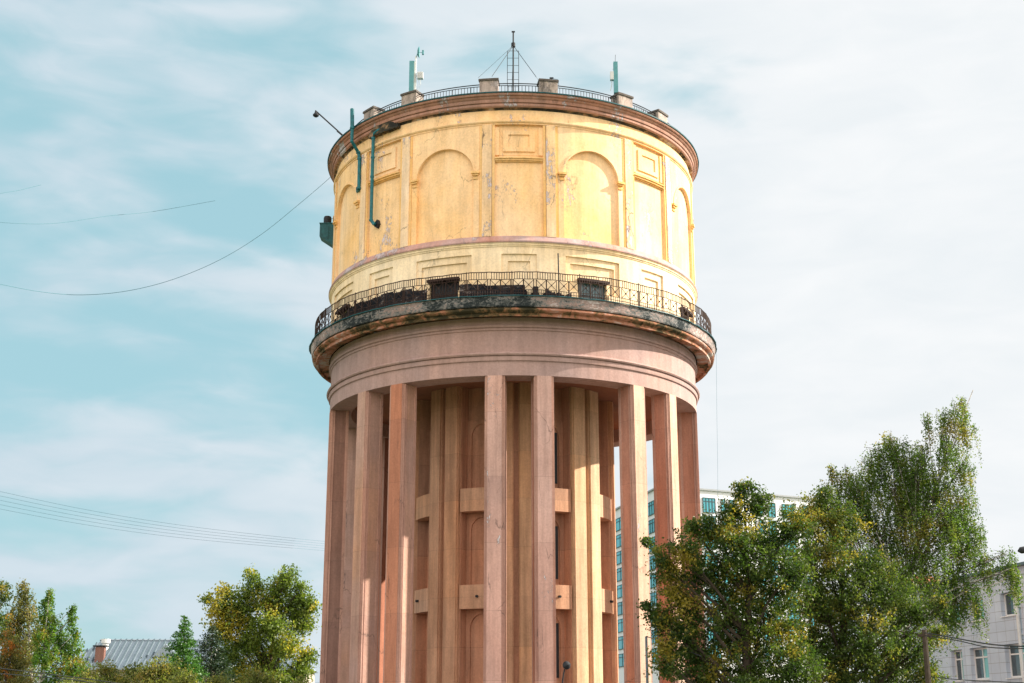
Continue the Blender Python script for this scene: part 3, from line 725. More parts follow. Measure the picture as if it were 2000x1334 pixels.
# ================================================================ THINGS ON THE TOWER
def local_pt(px, py, Y): return at(px, py, Y)
def build_roof_things():
    # mast
    base = at(1002, 176, TY - 6.0)
    Ym = TY - 6.0
    e = empty('roof_mast', (base.x, Ym, 34.0 + EYE - 0.3))
    def lp(px, py, Y=Ym): return at(px, py, Y) - e.location
    tag(e, 'dark iron mast with a ladder and guy wires in the middle of the roof', 'mast')
    b = MB(); t = lp(1002.5, 62); b.tube([(0, 0, -0.4), (t.x, 0, t.z)], 0.045, 8); b.tube([(t.x - 0.1, 0, t.z), (t.x + 0.1, 0, t.z)], 0.05, 6)
    q = lp(1002.5, 88); b.tube([(q.x, 0, q.z - .12), (q.x, 0, q.z + .12)], 0.13, 10); b.build('pole', M['iron'], e)
    b = MB()
    for px in (991, 1013):
        q = lp(px, 98); b.tube([(q.x, 0.1, -0.4), (q.x, 0.1, q.z)], 0.018, 5)
    for k, py in enumerate((98, 112, 126.5, 140, 154, 168)):
        p, q = lp(991, py), lp(1013, py); b.tube([(p.x, 0.1, p.z), (q.x, 0.1, q.z)], 0.013, 5)
    b.build('ladder', M['iron'], e)
    for (px, py, Y, r) in ((961, 149, TY - 10.6, 0.022), (1047, 150, TY - 10.6, 0.022), (934, 152, TY - 9, 0.009), (1060, 168, TY + 3, 0.009), (1000, 168, TY + 4, 0.009)):
        b = MB(); a = lp(1002.5, 89); c = at(px, py, Y) - e.location; b.tube([a, c], r, 4); b.build('guy_wire', M['iron'], e)
    # left antenna set on the parapet block
    a = GA[7] + 8.8; c = on(a, 34.40, 10.62); c += Vector((TX, TY, 0)); Y = c.y
    e = empty('antenna', (c.x, c.y, c.z)); tag(e, 'tall panel antenna with small dish and grey box, left of the mast', 'antenna', 'roof antennas')
    def lq(px, py): return at(px, py, Y) - e.location
    off = lq(797, 170).x
    p0, p1 = lq(803.5, 173), lq(804.5, 121)
    b = MB(); b.box((p0.x, 0, (0.1 + p1.z) / 2), (0.27, 0.30, p1.z - 0.1)); b.build('panel', M['antenna'], e)
    b = MB(); b.box((p0.x + 0.16, 0, (0.12 + p1.z) / 2), (0.045, 0.26, p1.z - 0.16)); b.build('panel_face', M['antenna_light'], e)
    q0, q1 = lq(811.5, 175), lq(812.5, 110); b = MB(); b.tube([(q0.x, 0, -0.3), (q1.x, 0, q1.z)], 0.05, 8); 
    for z in (0.4, 1.1): b.box(((p0.x + q0.x) / 2, 0, z), (abs(p0.x - q0.x), 0.06, 0.05))
    b.build('pole', M['white_metal'], e)
    d = lq(816, 102); b = MB()
    n = 20; prof = [(0.0, 0.0), (0.14, 0.014), (0.26, 0.05), (0.33, 0.10), (0.33, 0.13), (0.24, 0.09), (0.0, 0.04)]
    vs = []
    for i in range(n):
        t = 2 * math.pi * i / n
        for r, h in prof: vs.append((d.x + h - 0.03 + 0.35 * 0, r * math.cos(t) * 0.9 + 0.0, d.z + r * math.sin(t)))
    m = len(prof); fs = [(i * m + k, ((i + 1) % n) * m + k, ((i + 1) % n) * m + k + 1, i * m + k + 1) for i in range(n) for k in range(m - 1)]
    b.add(vs, fs); b.tube([(d.x, 0, d.z), (d.x + 0.3, 0, d.z - 0.03)], 0.015, 5); b.box((d.x + 0.30, 0, d.z - 0.02), (0.10, 0.16, 0.24)); b.tube([(q1.x, 0, q1.z - .15), (d.x, 0, d.z - 0.05)], 0.03, 6)
    b.build('dish', M['antenna'], e, smooth=True)
    k = lq(821, 148); b = MB(); b.box((k.x, 0, k.z), (0.34, 0.25, 0.40))
    for j in range(5): b.box((k.x - 0.13 + j * 0.065, -0.14, k.z), (0.02, 0.03, 0.36))
    b.tube([(q0.x, 0, k.z), (k.x, 0, k.z)], 0.025, 6)
    b.tube([(k.x, 0, k.z - 0.2), (k.x + 0.03, 0, k.z - 0.5), (k.x - 0.1, 0, 0.25), (q0.x, 0, 0.0)], 0.014, 5); b.tube([(k.x - .1, 0, k.z - 0.2), (k.x - .07, 0, k.z - 0.5), (q0.x, 0, 0.1)], 0.012, 5)
    b.build('equipment_box', M['white_metal'], e)
    # right antenna
    a = GA[1] - 8.8; c = on(a, 34.40, 10.62) + Vector((TX, TY, 0)); Y = c.y
    e = empty('antenna', (c.x, c.y, c.z)); tag(e, 'slim teal tube antenna with a whip on the roof parapet right of the mast', 'antenna', 'roof antennas')
    p0, p1 = lq2 = (at(1203, 172, Y) - e.location, at(1202.5, 122, Y) - e.location)
    b = MB(); b.box((p0.x, 0, (0.22 + p1.z) / 2), (0.24, 0.24, p1.z - 0.22)); b.build('panel', M['antenna'], e)
    b = MB(); b.tube([(p0.x, 0, -0.3), (p0.x, 0, 0.4)], 0.05, 8); w = at(1202, 107, Y) - e.location; b.tube([(p0.x - 0.02, 0, p1.z - 0.1), (w.x, 0, w.z)], 0.012, 5); b.build('whip', M['iron'], e)
    k = at(1195, 149, Y) - e.location; b = MB(); b.box((k.x, 0, k.z), (0.2, 0.25, 0.5)); b.box(((k.x + p0.x) / 2, 0, k.z + .1), (0.1, 0.05, 0.05)); b.box(((k.x + p0.x) / 2, 0, k.z + .45), (0.1, 0.05, 0.05))
    b.tube([(k.x, 0, k.z - 0.25), (k.x - 0.02, 0, k.z - 0.6), (k.x - 0.1, 0, k.z - 0.9)], 0.02, 5); b.build('equipment_box', M['white_metal'], e)
    # camera / small aerial on the block right of the mast
    a = GA[0] + 8.8; c = on(a + 1.2, 34.40, 10.7) + Vector((TX, TY, 0))
    b = MB(); b.tube([c, c + Vector((0, 0, 0.22))], 0.02, 6); b.box(c + Vector((0, 0, 0.24)), (0.22, 0.08, 0.07)); b.tube([c + Vector((0.1, 0, 0.2)), c + Vector((0.35, 0, 0.15)), c + Vector((0.42, 0, -0.3))], 0.012, 5)
    o = b.build('aerial', M['iron']); tag(o, 'tiny dark aerial with a looped lead on the parapet block right of the mast', 'aerial')
    # flood lamp on its long arm, left edge of the roof
    Y = TY - 3.0
    A, B, H = at(668, 263, Y), at(616, 216, Y), at(617, 224, Y)
    e = empty('lamp_arm', A); tag(e, 'small lamp hanging from a slanting arm at the left edge of the roof', 'lamp')
    b = MB(); b.tube([(0, 0, 0), B - A], 0.045, 8); b.tube([(-0.15, 0, 0.1), (0.25, 0.0, -0.35)], 0.03, 6); b.tube([(-0.3, 0, 0.25), (0.1, 0.0, -0.1)], 0.06, 6); b.build('arm', M['iron'], e)
    h = H - A; b = MB(); b.lathe([(0.0, h.z + 0.26), (0.06, h.z + 0.24), (0.10, h.z + 0.1), (0.19, h.z + 0.0), (0.18, h.z - 0.08), (0.08, h.z - 0.16), (0.0, h.z - 0.17)], 16, c=(h.x, h.y)); b.build('lamp_head', M['iron'], e, smooth=True)
    # pole standing on the balcony
    c = at(1090, 495, TY - 11.6); d = at(1092, 577, TY - 11.6)
    b = MB(); b.tube([(d.x, d.y, 21.33 + EYE), (c.x, c.y, c.z)], 0.035, 8); b.tube([(d.x, d.y, 21.33 + EYE), (d.x, d.y, 21.45 + EYE)], 0.08, 8)
    tag(b.build('balcony_pole', M['iron']), 'thin bare pole standing on the balcony behind the railing', 'pole')
build_roof_things()

# ================================================================ TREES
def leaves(name, pts, size, mat, parent, rng, flat=0.0, aspect=0.6):
    """pts (n,3): one small diamond leaf at each"""
    n = len(pts); P = np.asarray(pts, dtype=np.float64)
    d = rng.normal(size=(n, 3)); d[:, 2] *= (1 - flat); d /= np.linalg.norm(d, axis=1)[:, None]
    u = rng.normal(size=(n, 3)); u -= (u * d).sum(1)[:, None] * d; u /= np.linalg.norm(u, axis=1)[:, None]
    w = np.cross(d, u); s = size * rng.uniform(0.6, 1.3, n)[:, None]
    V = np.empty((n, 4, 3)); V[:, 0] = P - u * s * .5; V[:, 1] = P + w * s * aspect * .5 + d * s * .08; V[:, 2] = P + u * s * .5; V[:, 3] = P - w * s * aspect * .5 + d * s * .08
    me = bpy.data.meshes.new(name); me.vertices.add(n * 4); me.vertices.foreach_set('co', V.reshape(-1))
    me.loops.add(n * 4); me.loops.foreach_set('vertex_index', np.arange(n * 4, dtype=np.int32))
    me.polygons.add(n); me.polygons.foreach_set('loop_start', np.arange(0, n * 4, 4, dtype=np.int32)); me.polygons.foreach_set('loop_total', np.full(n, 4, dtype=np.int32))
    me.materials.append(mat); me.update(calc_edges=True); me.validate()
    o = bpy.data.objects.new(name, me); COL.objects.link(o); o.parent = parent
    return o
def tree(name, label, lobes, Y, trunk_px, leafm, barkm, seed, size=0.13, dens=1.0, cl=26, sig=0.16, droop=0.0, tr=0.22, dspread=0.8, trunk_top=None, group=None, cat='tree', forks=1):
    """lobes = (px, py, radius px[, squash]) in the photograph; depth is spread by the seed"""
    rng = np.random.default_rng(seed); R = random.Random(seed)
    g0 = at(trunk_px[0], 1402, Y); base = Vector((g0.x, Y, 0))
    root = empty(name, base); tag(root, label, cat, group)
    LB = []
    k = (at(1100, 1100, Y).x - at(1000, 1100, Y).x) / 100
    for l in lobes:
        dy = R.uniform(-dspread, dspread) * l[2] * k * 1.0
        p = at(l[0], l[1], Y) ; p.y += 0
        # keep the pixel position while moving in depth
        q = at(l[0], l[1], Y + dy); LB.append((q - base, l[2] * k, l[3] if len(l) > 3 else 1.0))
    zs = [c.z for c, r, s in LB]; ztop = max(zs)
    tp = trunk_top or (lobes[int(np.argmax(zs))][0], lobes[int(np.argmax(zs))][1])
    T = at(tp[0], tp[1], Y) - base
    # trunk path
    N = 10; path = []
    for i in range(N + 1):
        t = i / N; p = Vector((0, 0, 0)).lerp(T, t); p.x = T.x * (t ** 1.6) + 0.10 * math.sin(t * 7 + seed) * (1 - t) * t * 4; p.y = 0.10 * math.sin(t * 5 + seed * 2) * t
        path.append(p)
    wood = MB(); rad = [max(0.018, tr * (1 - 0.9 * (i / N)) ) for i in range(N + 1)]; rad[0] *= 1.4
    wood.tube(path, rad, 9)
    pts = []; twigs = MB()
    def onpath(z):
        for i in range(N):
            if path[i].z <= z <= path[i + 1].z: return path[i].lerp(path[i + 1], (z - path[i].z) / max(1e-6, path[i + 1].z - path[i].z)), i
        return path[-1].copy(), N
    for (c, r, sq) in LB:
        hz = max(0.6, min(T.z * 0.97, c.z - (abs(c.x - T.x) + r) * 0.55 - 0.15 * c.z)); s, i = onpath(hz)
        mid = s.lerp(c, 0.5) + Vector((R.uniform(-.2, .2), R.uniform(-.2, .2), R.uniform(0, .3))) * r
        r0 = max(0.03, rad[min(i, N)] * 0.55)
        wood.tube([s, s.lerp(mid, 0.5) + Vector((0, 0, -.05 * r)), mid, c], [r0, r0 * .8, r0 * .6, 0.02], 6, caps=False)
        nt_ = max(6, int(dens * 58 * r * r + 10))
        for t in range(nt_):
            d = Vector(rng.normal(size=3)).normalized(); rr = r * (R.random() ** 0.42) * R.uniform(0.75, 1.12)
            e = c + Vector((d.x * rr, d.y * rr, d.z * rr * sq))
            if e.z < 0.3: continue
            st = (c if R.random() < .6 else mid).lerp(e, R.uniform(0.05, 0.3))
            if t % 5 == 0: twigs.tube([st, st.lerp(e, .55) + Vector((0, 0, 0.05 * rr)), e], [0.014, 0.01, 0.005], 4, caps=False)
            m = max(3, int(cl * R.uniform(0.5, 1.5)))
            if droop > 0:
                ln = droop * R.uniform(0.35, 1.2); tt = rng.uniform(0, 1, m)
                sw = R.uniform(-.15, .15)
                q = np.stack([e.x + sw * tt * ln + rng.normal(0, sig * .5, m), e.y + rng.normal(0, sig * .5, m), e.z - tt * ln + rng.normal(0, sig * .3, m)], 1)
                if t % 4 == 0: twigs.tube([e, e + Vector((sw * ln, 0, -ln))], [0.006, 0.003], 3, caps=False)
            else:
                # a spray: leaves strung along the outer half of the twig and flattened a little
                tt = rng.uniform(0.35, 1.1, m)[:, None]
                a_ = np.array(st)[None, :]; b_ = np.array(e)[None, :]
                q = a_ + (b_ - a_) * np.maximum(tt, 1 - sig * 3.5 / max(0.2, (e - st).length)) + rng.normal(0, 1, (m, 3)) * np.array([sig, sig, sig * .7])
            pts.append(q)
    P = np.concatenate(pts); P = P[P[:, 2] > 0.1]
    wood.build('trunk', barkm, root, smooth=True); twigs.build('twigs', M['bark'], root)
    leaves('crown', P, size, leafm, root, rng)
    return root

LM = {}
LM['maple'] = leafmat('maple_leaves', [(0.024, 0.055, 0.012), (0.055, 0.10, 0.018), (0.15, 0.18, 0.035)], 0.5, (0.24, 0.19, 0.03), 0.0, 0.55)
LM['linden'] = leafmat('linden_leaves', [(0.028, 0.060, 0.013), (0.065, 0.11, 0.022), (0.18, 0.20, 0.045)], 0.5, (0.23, 0.19, 0.035), -0.05, 0.6)
LM['birch'] = leafmat('birch_leaves', [(0.045, 0.095, 0.015), (0.085, 0.155, 0.022), (0.19, 0.20, 0.05)], 0.5, (0.20, 0.17, 0.04), -0.1, 0.6)
LM['poplar'] = leafmat('poplar_leaves', [(0.07, 0.12, 0.022), (0.14, 0.20, 0.035), (0.27, 0.28, 0.06)], 0.5, (0.33, 0.27, 0.04), 0.0, 0.35)
LM['birch_far'] = leafmat('yellowing_birch_leaves', [(0.08, 0.11, 0.03), (0.16, 0.17, 0.05), (0.26, 0.22, 0.08)], 0.5, (0.36, 0.22, 0.04), -0.1, 0.4)
LM['bright'] = leafmat('bright_green_leaves', [(0.06, 0.13, 0.02), (0.10, 0.21, 0.03), (0.20, 0.26, 0.05)], 0.5, (0.28, 0.20, 0.03), -0.1, 0.5)
LM['rowan'] = leafmat('rowan_leaves', [(0.08, 0.10, 0.025), (0.16, 0.15, 0.04), (0.32, 0.16, 0.035)], 0.45, (0.38, 0.12, 0.02), -0.15, 0.9)
LM['spruce'] = leafmat('dark_spruce_needles', [(0.012, 0.03, 0.012), (0.022, 0.05, 0.018), (0.035, 0.065, 0.02)], 0.15)
LM['conifer'] = leafmat('fresh_green_needles', [(0.03, 0.09, 0.012), (0.055, 0.16, 0.018), (0.09, 0.23, 0.03)], 0.25)
LM['bush'] = leafmat('shrub_leaves', [(0.07, 0.10, 0.025), (0.14, 0.17, 0.04), (0.24, 0.24, 0.07)], 0.5, (0.24, 0.18, 0.05), 0.0, 0.6)

tree('maple_tree', 'broad maple with yellowing leaves overlapping the right columns of the tower', [
    (1452, 952, 26), (1478, 985, 42), (1430, 1000, 42), (1390, 1032, 48), (1350, 1030, 22), (1335, 1075, 46), (1288, 1090, 24), (1262, 1060, 9), (1300, 1110, 34), (1440, 1060, 70), (1500, 1060, 58), (1550, 1030, 48),
    (1380, 1120, 70), (1325, 1160, 52), (1460, 1140, 85), (1540, 1120, 70), (1285, 1205, 34), (1262, 1185, 10), (1330, 1235, 62), (1420, 1220, 85), (1510, 1215, 80), (1300, 1290, 46), (1370, 1300, 70), (1460, 1310, 85), (1550, 1300, 80), (1480, 1380, 70), (1380, 1370, 55)],
     54, (1465, 1334), LM['maple'], M['bark'], 3, size=0.118, dens=1.0, cl=34, sig=0.115, tr=0.24, trunk_top=(1455, 990))
tree('linden_tree', 'dense linden growing between the maple and the office building', [
    (1590, 1000, 44), (1575, 1095, 46), (1585, 1175, 50), (1570, 1260, 50), (1610, 965, 24), (1645, 1020, 54), (1560, 1020, 40), (1620, 1080, 70), (1690, 1110, 70), (1660, 1170, 80), (1740, 1170, 70), (1600, 1180, 70), (1790, 1190, 46), (1620, 1260, 85), (1700, 1250, 80), (1780, 1260, 60), (1840, 1180, 26), (1825, 1240, 30),
    (1640, 1330, 90), (1740, 1320, 80), (1810, 1320, 45), (1700, 1390, 70), (1570, 1370, 50)],
     58, (1655, 1334), LM['linden'], M['bark'], 8, size=0.11, dens=1.15, cl=32, sig=0.115, tr=0.26, trunk_top=(1640, 1040))
tree('birch_tree', 'tall weeping birch with drooping twigs, highest tree right of the tower', [
    (1880, 778, 9), (1868, 792, 20), (1845, 815, 26), (1610, 960, 30), (1640, 1030, 40), (1895, 1150, 26), (1908, 1180, 12), (1870, 1170, 22), (1885, 830, 24), (1812, 812, 14), (1740, 855, 24), (1722, 880, 34), (1760, 880, 34), (1790, 905, 38), (1850, 870, 34), (1885, 905, 24), (1700, 915, 40), (1650, 925, 26), (1625, 915, 12), (1670, 950, 34), (1760, 945, 54), (1830, 940, 42), (1880, 970, 34),
    (1700, 985, 50), (1770, 1010, 60), (1840, 1010, 48), (1900, 1030, 30), (1640, 990, 34), (1880, 1070, 38), (1925, 1095, 26), (1962, 1082, 24), (1975, 1110, 18), (1985, 1125, 10), (1790, 960, 50), (1860, 1010, 40), (1800, 870, 22), (1740, 1120, 50), (1850, 1190, 24), (1800, 1080, 56), (1720, 1060, 50), (1860, 1120, 36), (1830, 1150, 40)],
     62, (1730, 1334), LM['birch'], M['birch_bark'], 15, size=0.095, dens=1.75, cl=32, sig=0.13, droop=1.6, tr=0.13, trunk_top=(1900, 762))

# left side
tree('poplar_tree', 'tall rounded poplar with golden patches just left of the tower', [
    (560, 1125, 22), (545, 1145, 26), (490, 1122, 11), (500, 1140, 14), (590, 1145, 12), (605, 1180, 22), (575, 1175, 34), (530, 1180, 36), (480, 1165, 26), (440, 1160, 20), (430, 1190, 30), (405, 1172, 10), (470, 1200, 40), (530, 1220, 40), (590, 1215, 32), (440, 1230, 34), (490, 1250, 36), (560, 1260, 38), (600, 1280, 22), (520, 1295, 40), (450, 1280, 32), (590, 1310, 26), (540, 1335, 36), (470, 1330, 34)],
     112, (520, 1334), LM['poplar'], M['bark'], 21, size=0.24, dens=0.62, cl=22, sig=0.30, tr=0.3, trunk_top=(545, 1130))
tree('birch_tree', 'thin yellowing birch with drooping twigs at the left edge behind the rowan', [
    (45, 1140, 14), (52, 1160, 18), (40, 1185, 24), (20, 1200, 18), (60, 1195, 22), (30, 1230, 34), (70, 1235, 24), (45, 1275, 40), (20, 1310, 30), (60, 1320, 34)],
     96, (68, 1334), LM['birch_far'], M['birch_bark'], 33, size=0.16, dens=1.3, cl=17, sig=0.16, droop=1.6, tr=0.16)
tree('birch_tree', 'thin green birch second from the left edge, pointed top beside the metal roof', [
    (98, 1152, 8), (96, 1168, 12), (90, 1190, 18), (105, 1205, 20), (90, 1230, 26), (120, 1240, 24), (142, 1185, 7), (140, 1205, 12), (148, 1235, 14), (135, 1270, 28), (95, 1275, 34), (150, 1300, 26), (110, 1320, 34)],
     92, (70, 1334), LM['bright'], M['birch_bark'], 35, size=0.16, dens=1.3, cl=18, sig=0.17, droop=0.8, tr=0.14)
tree('leafy_tree', 'dark leafy tree cut off by the upper left edge of the trees', [
    (4, 1148, 16), (14, 1165, 12), (-20, 1170, 34), (-10, 1210, 30), (-40, 1260, 40)],
     88, (-60, 1334), LM['linden'], M['bark'], 36, size=0.17, dens=0.9, cl=16, sig=0.18, tr=0.16)
tree('rowan_tree', 'rowan with orange and red autumn leaves in the lower left corner', [
    (12, 1245, 22), (30, 1262, 22), (8, 1285, 28), (38, 1295, 22), (15, 1320, 26), (45, 1335, 24), (-20, 1300, 30)],
     80, (10, 1334), LM['rowan'], M['bark'], 37, size=0.14, dens=1.2, cl=16, sig=0.16, tr=0.10)
def conifer(name, label, px, ptop, halfw, Y, mat, seed, size, n, pbot=1402, thin=1.0):
    rng = np.random.default_rng(seed); R = random.Random(seed)
    g0 = at(px, 1402, Y); base = Vector((g0.x, Y, 0)); top = at(px, ptop, Y).z
    k = (at(1100, 1100, Y).x - at(1000, 1100, Y).x) / 100; W = halfw * k
    root = empty(name, base); tag(root, label, 'tree')
    b = MB(); b.tube([(0, 0, 0), (0.05, 0, top * .5), (0, 0, top)], [W * .07 + .05, .07, .02], 8); 
    pts = []; tw = MB(); z = top - 0.1; zb = 1.0
    while z > zb:
        t = (top - z) / (top - zb); w = W * min(1.0, (t * 2.1) ** 0.72) * R.uniform(.85, 1.1) + 0.08
        nb = int(5 + 9 * t)
        for i in range(nb):
            a = R.uniform(0, 2 * math.pi); ln = w * R.uniform(0.7, 1.15); zt = z + ln * 0.12
            e = Vector((math.cos(a) * ln, math.sin(a) * ln, zt - ln * 0.18)); s = Vector((0, 0, z))
            tw.tube([s, s.lerp(e, .5) + Vector((0, 0, .03)), e], [.02, .012, .005], 3, caps=False)
            m = int(n * ln * thin + 3); tt = rng.uniform(.12, 1.06, m)[:, None] ** 0.8
            q = np.array(s)[None] + (np.array(e) - np.array(s))[None] * tt + rng.normal(0, 1, (m, 3)) * np.array([.10, .10, .07]) * (1 + ln * .25)
            pts.append(q)
        z -= R.uniform(0.16, 0.26)
    b.build('trunk', M['bark'], root, smooth=True); tw.build('twigs', M['bark'], root)
    leaves('crown', np.concatenate(pts), size, mat, root, rng, aspect=.45)
conifer('conifer_tree', 'bright green pointed conifer in front of the metal roof', 349, 1203, 40, 100, LM['conifer'], 41, 0.20, 34)
conifer('spruce_tree', 'dark spruce half hidden at the left foot of the poplar', 405, 1222, 48, 106, LM['spruce'], 42, 0.20, 26)
shr = [('broad shrub below the left end of the metal roof', 205, 1312, 26, 70), ('low shrub beneath the brick chimney', 170, 1330, 26, 66), ('leafy shrub under the middle of the metal roof', 262, 1318, 26, 68),
       ('tallest shrub, left of the conifer foot', 315, 1300, 30, 66), ('shrub in front of the conifer foot', 365, 1330, 24, 64), ('shrub in front of the dark spruce', 425, 1334, 22, 68), ('pale shrub below the poplar', 500, 1322, 24, 72), ('rightmost shrub, beside the foot of the leftmost column', 585, 1338, 24, 70), ('low shrub between the thin birch and the metal roof', 130, 1345, 22, 60)]
for i, (lb, px, py, r, Y) in enumerate(shr):
    tree('shrub', lb, [(px, py, r), (px - r * .9, py + r * .7, r * .9), (px + r * .9, py + r * .6, r), (px + r * .2, py + r * 1.5, r * 1.3), (px - r * .8, py + r * 2.2, r * 1.2), (px + r, py + r * 2.2, r * 1.2)],
         Y, (px, 1334), LM['bush'], M['bark'], 60 + i, size=0.13, dens=1.5, cl=16, sig=0.14, tr=0.05, group='shrubs along the bottom left edge', cat='shrub')

# ================================================================ BUILDINGS
def build_house():
    Y0 = 150.0
    k = (at(1100, 1300, Y0).x - at(1000, 1300, Y0).x) / 100
    xa, xb = at(120, 1300, Y0).x, at(600, 1300, Y0).x; W = xb - xa; zr = at(200, 1251, Y0 + 6).z; ze = at(200, 1305, Y0).z
    e = empty('house', (xa, Y0, 0)); e.rotation_euler = (0, 0, R_(2.6)); tag(e, 'long low house with grey ribbed metal roof behind the trees at the left', 'house')
    rm = plain('ribbed_roof_metal', (0.27, 0.33, 0.38), 0.45, 0.2, 0.2, 0.6); wallm = plain('house_wall', (0.42, 0.36, 0.30), 0.9, 0, .15, 1.0)
    b = MB(); b.box((W / 2, 5.9, ze / 2 - .1), (W - 0.8, 11, ze - 0.1)); b.build('wall', wallm, e)
    b = MB(); D = 12.0
    b.add([(0, 0, ze), (W, 0, ze), (W - 5, D / 2, zr), (5 * 0 + 2.6, D / 2, zr), (0, D, ze), (W, D, ze)], [(0, 1, 2, 3), (4, 3, 2, 5), (0, 3, 4), (1, 5, 2)])
    b.add([(0, 0, ze - .12), (W, 0, ze - .12), (W, D, ze - .12), (0, D, ze - .12)], [(0, 1, 2, 3)])
    n = int(W / 0.62); sl = Vector((0, D / 2, zr - ze))
    for i in range(n):
        x = 0.4 + i * 0.62; t = 1.0 if x > 2.6 else x / 2.6
        if x > W - 5: t = (W - x) / 5
        p0 = Vector((x, 0, ze + .03)); p1 = Vector((x, D / 2 * t, ze + (zr - ze) * t + .03))
        d = Vector((0.05, 0, 0)); u = Vector((0, 0, .2))
        b.add([p0 - d, p0 + d, p1 + d, p1 - d, p0 - d + u, p0 + d + u, p1 + d + u, p1 - d + u], [(4, 5, 6, 7), (0, 4, 7, 3), (1, 2, 6, 5), (0, 1, 5, 4)], 1)
    b.tube([(2.4, D / 2, zr + .05), (W - 5, D / 2, zr + .05)], 0.12, 8); b.box((W / 2, -0.08, ze - 0.06), (W, 0.16, 0.2))
    ro = b.build('roof', [rm, plain('roof_seam_metal', (0.07, 0.10, 0.12), 0.5)], e)
    bm, nt, bs = newmat('chimney_brick'); tc = nd(nt, 'ShaderNodeTexCoord'); br = nd(nt, 'ShaderNodeTexBrick', Scale=4.0); nt.links.new(tc.outputs['Object'], br.inputs['Vector'])
    br.inputs['Color1'].default_value = (.15, .055, .038, 1); br.inputs['Color2'].default_value = (.20, .075, .05, 1); br.inputs['Mortar'].default_value = (.35, .3, .26, 1); nt.links.new(br.outputs[0], bs.inputs[0])
    cx = at(193, 1280, Y0 + 1).x - xa; zt = at(193, 1263, Y0 + 1).z; zb_ = at(193, 1290, Y0).z
    b = MB(); b.box((cx, 1.6, (zt + zb_ - .6) / 2), (0.95, 0.8, zt - zb_ + .6)); b.build('chimney', bm, ro)
    b = MB(); b.box((cx, 1.6, zt + 0.10), (1.5, 1.1, 0.12)); b.box((cx - .3, 1.6, zt + .03), (.08, .5, .1)); b.box((cx + .3, 1.6, zt + .03), (.08, .5, .1)); b.build('chimney_cover', M['iron'], ro)
    vx = at(207, 1280, Y0 + 4).x - xa; vt = at(207, 1248, Y0 + 4).z
    b = MB(); b.tube([(vx, 4, vt - 2.2), (vx, 4, vt - .3)], 0.35, 12); b.tube([(vx, 4, vt - .45), (vx, 4, vt)], 0.5, 12); b.build('vent', M['white_metal'], ro)
    # dormer
    dx = at(300, 1270, Y0 + 3).x - xa; b = MB(); z1 = at(300, 1258, Y0 + 3).z
    b.add([(dx, 2.2, z1 - 1.4), (dx + 3, 2.2, z1 - 1.4), (dx + 1.5, 2.2, z1), (dx, 6, z1 - 1.4), (dx + 3, 6, z1 - 1.4), (dx + 1.5, 6, z1)], [(0, 1, 2), (0, 2, 5, 3), (1, 4, 5, 2)]); b.build('dormer', rm, ro)
build_house()

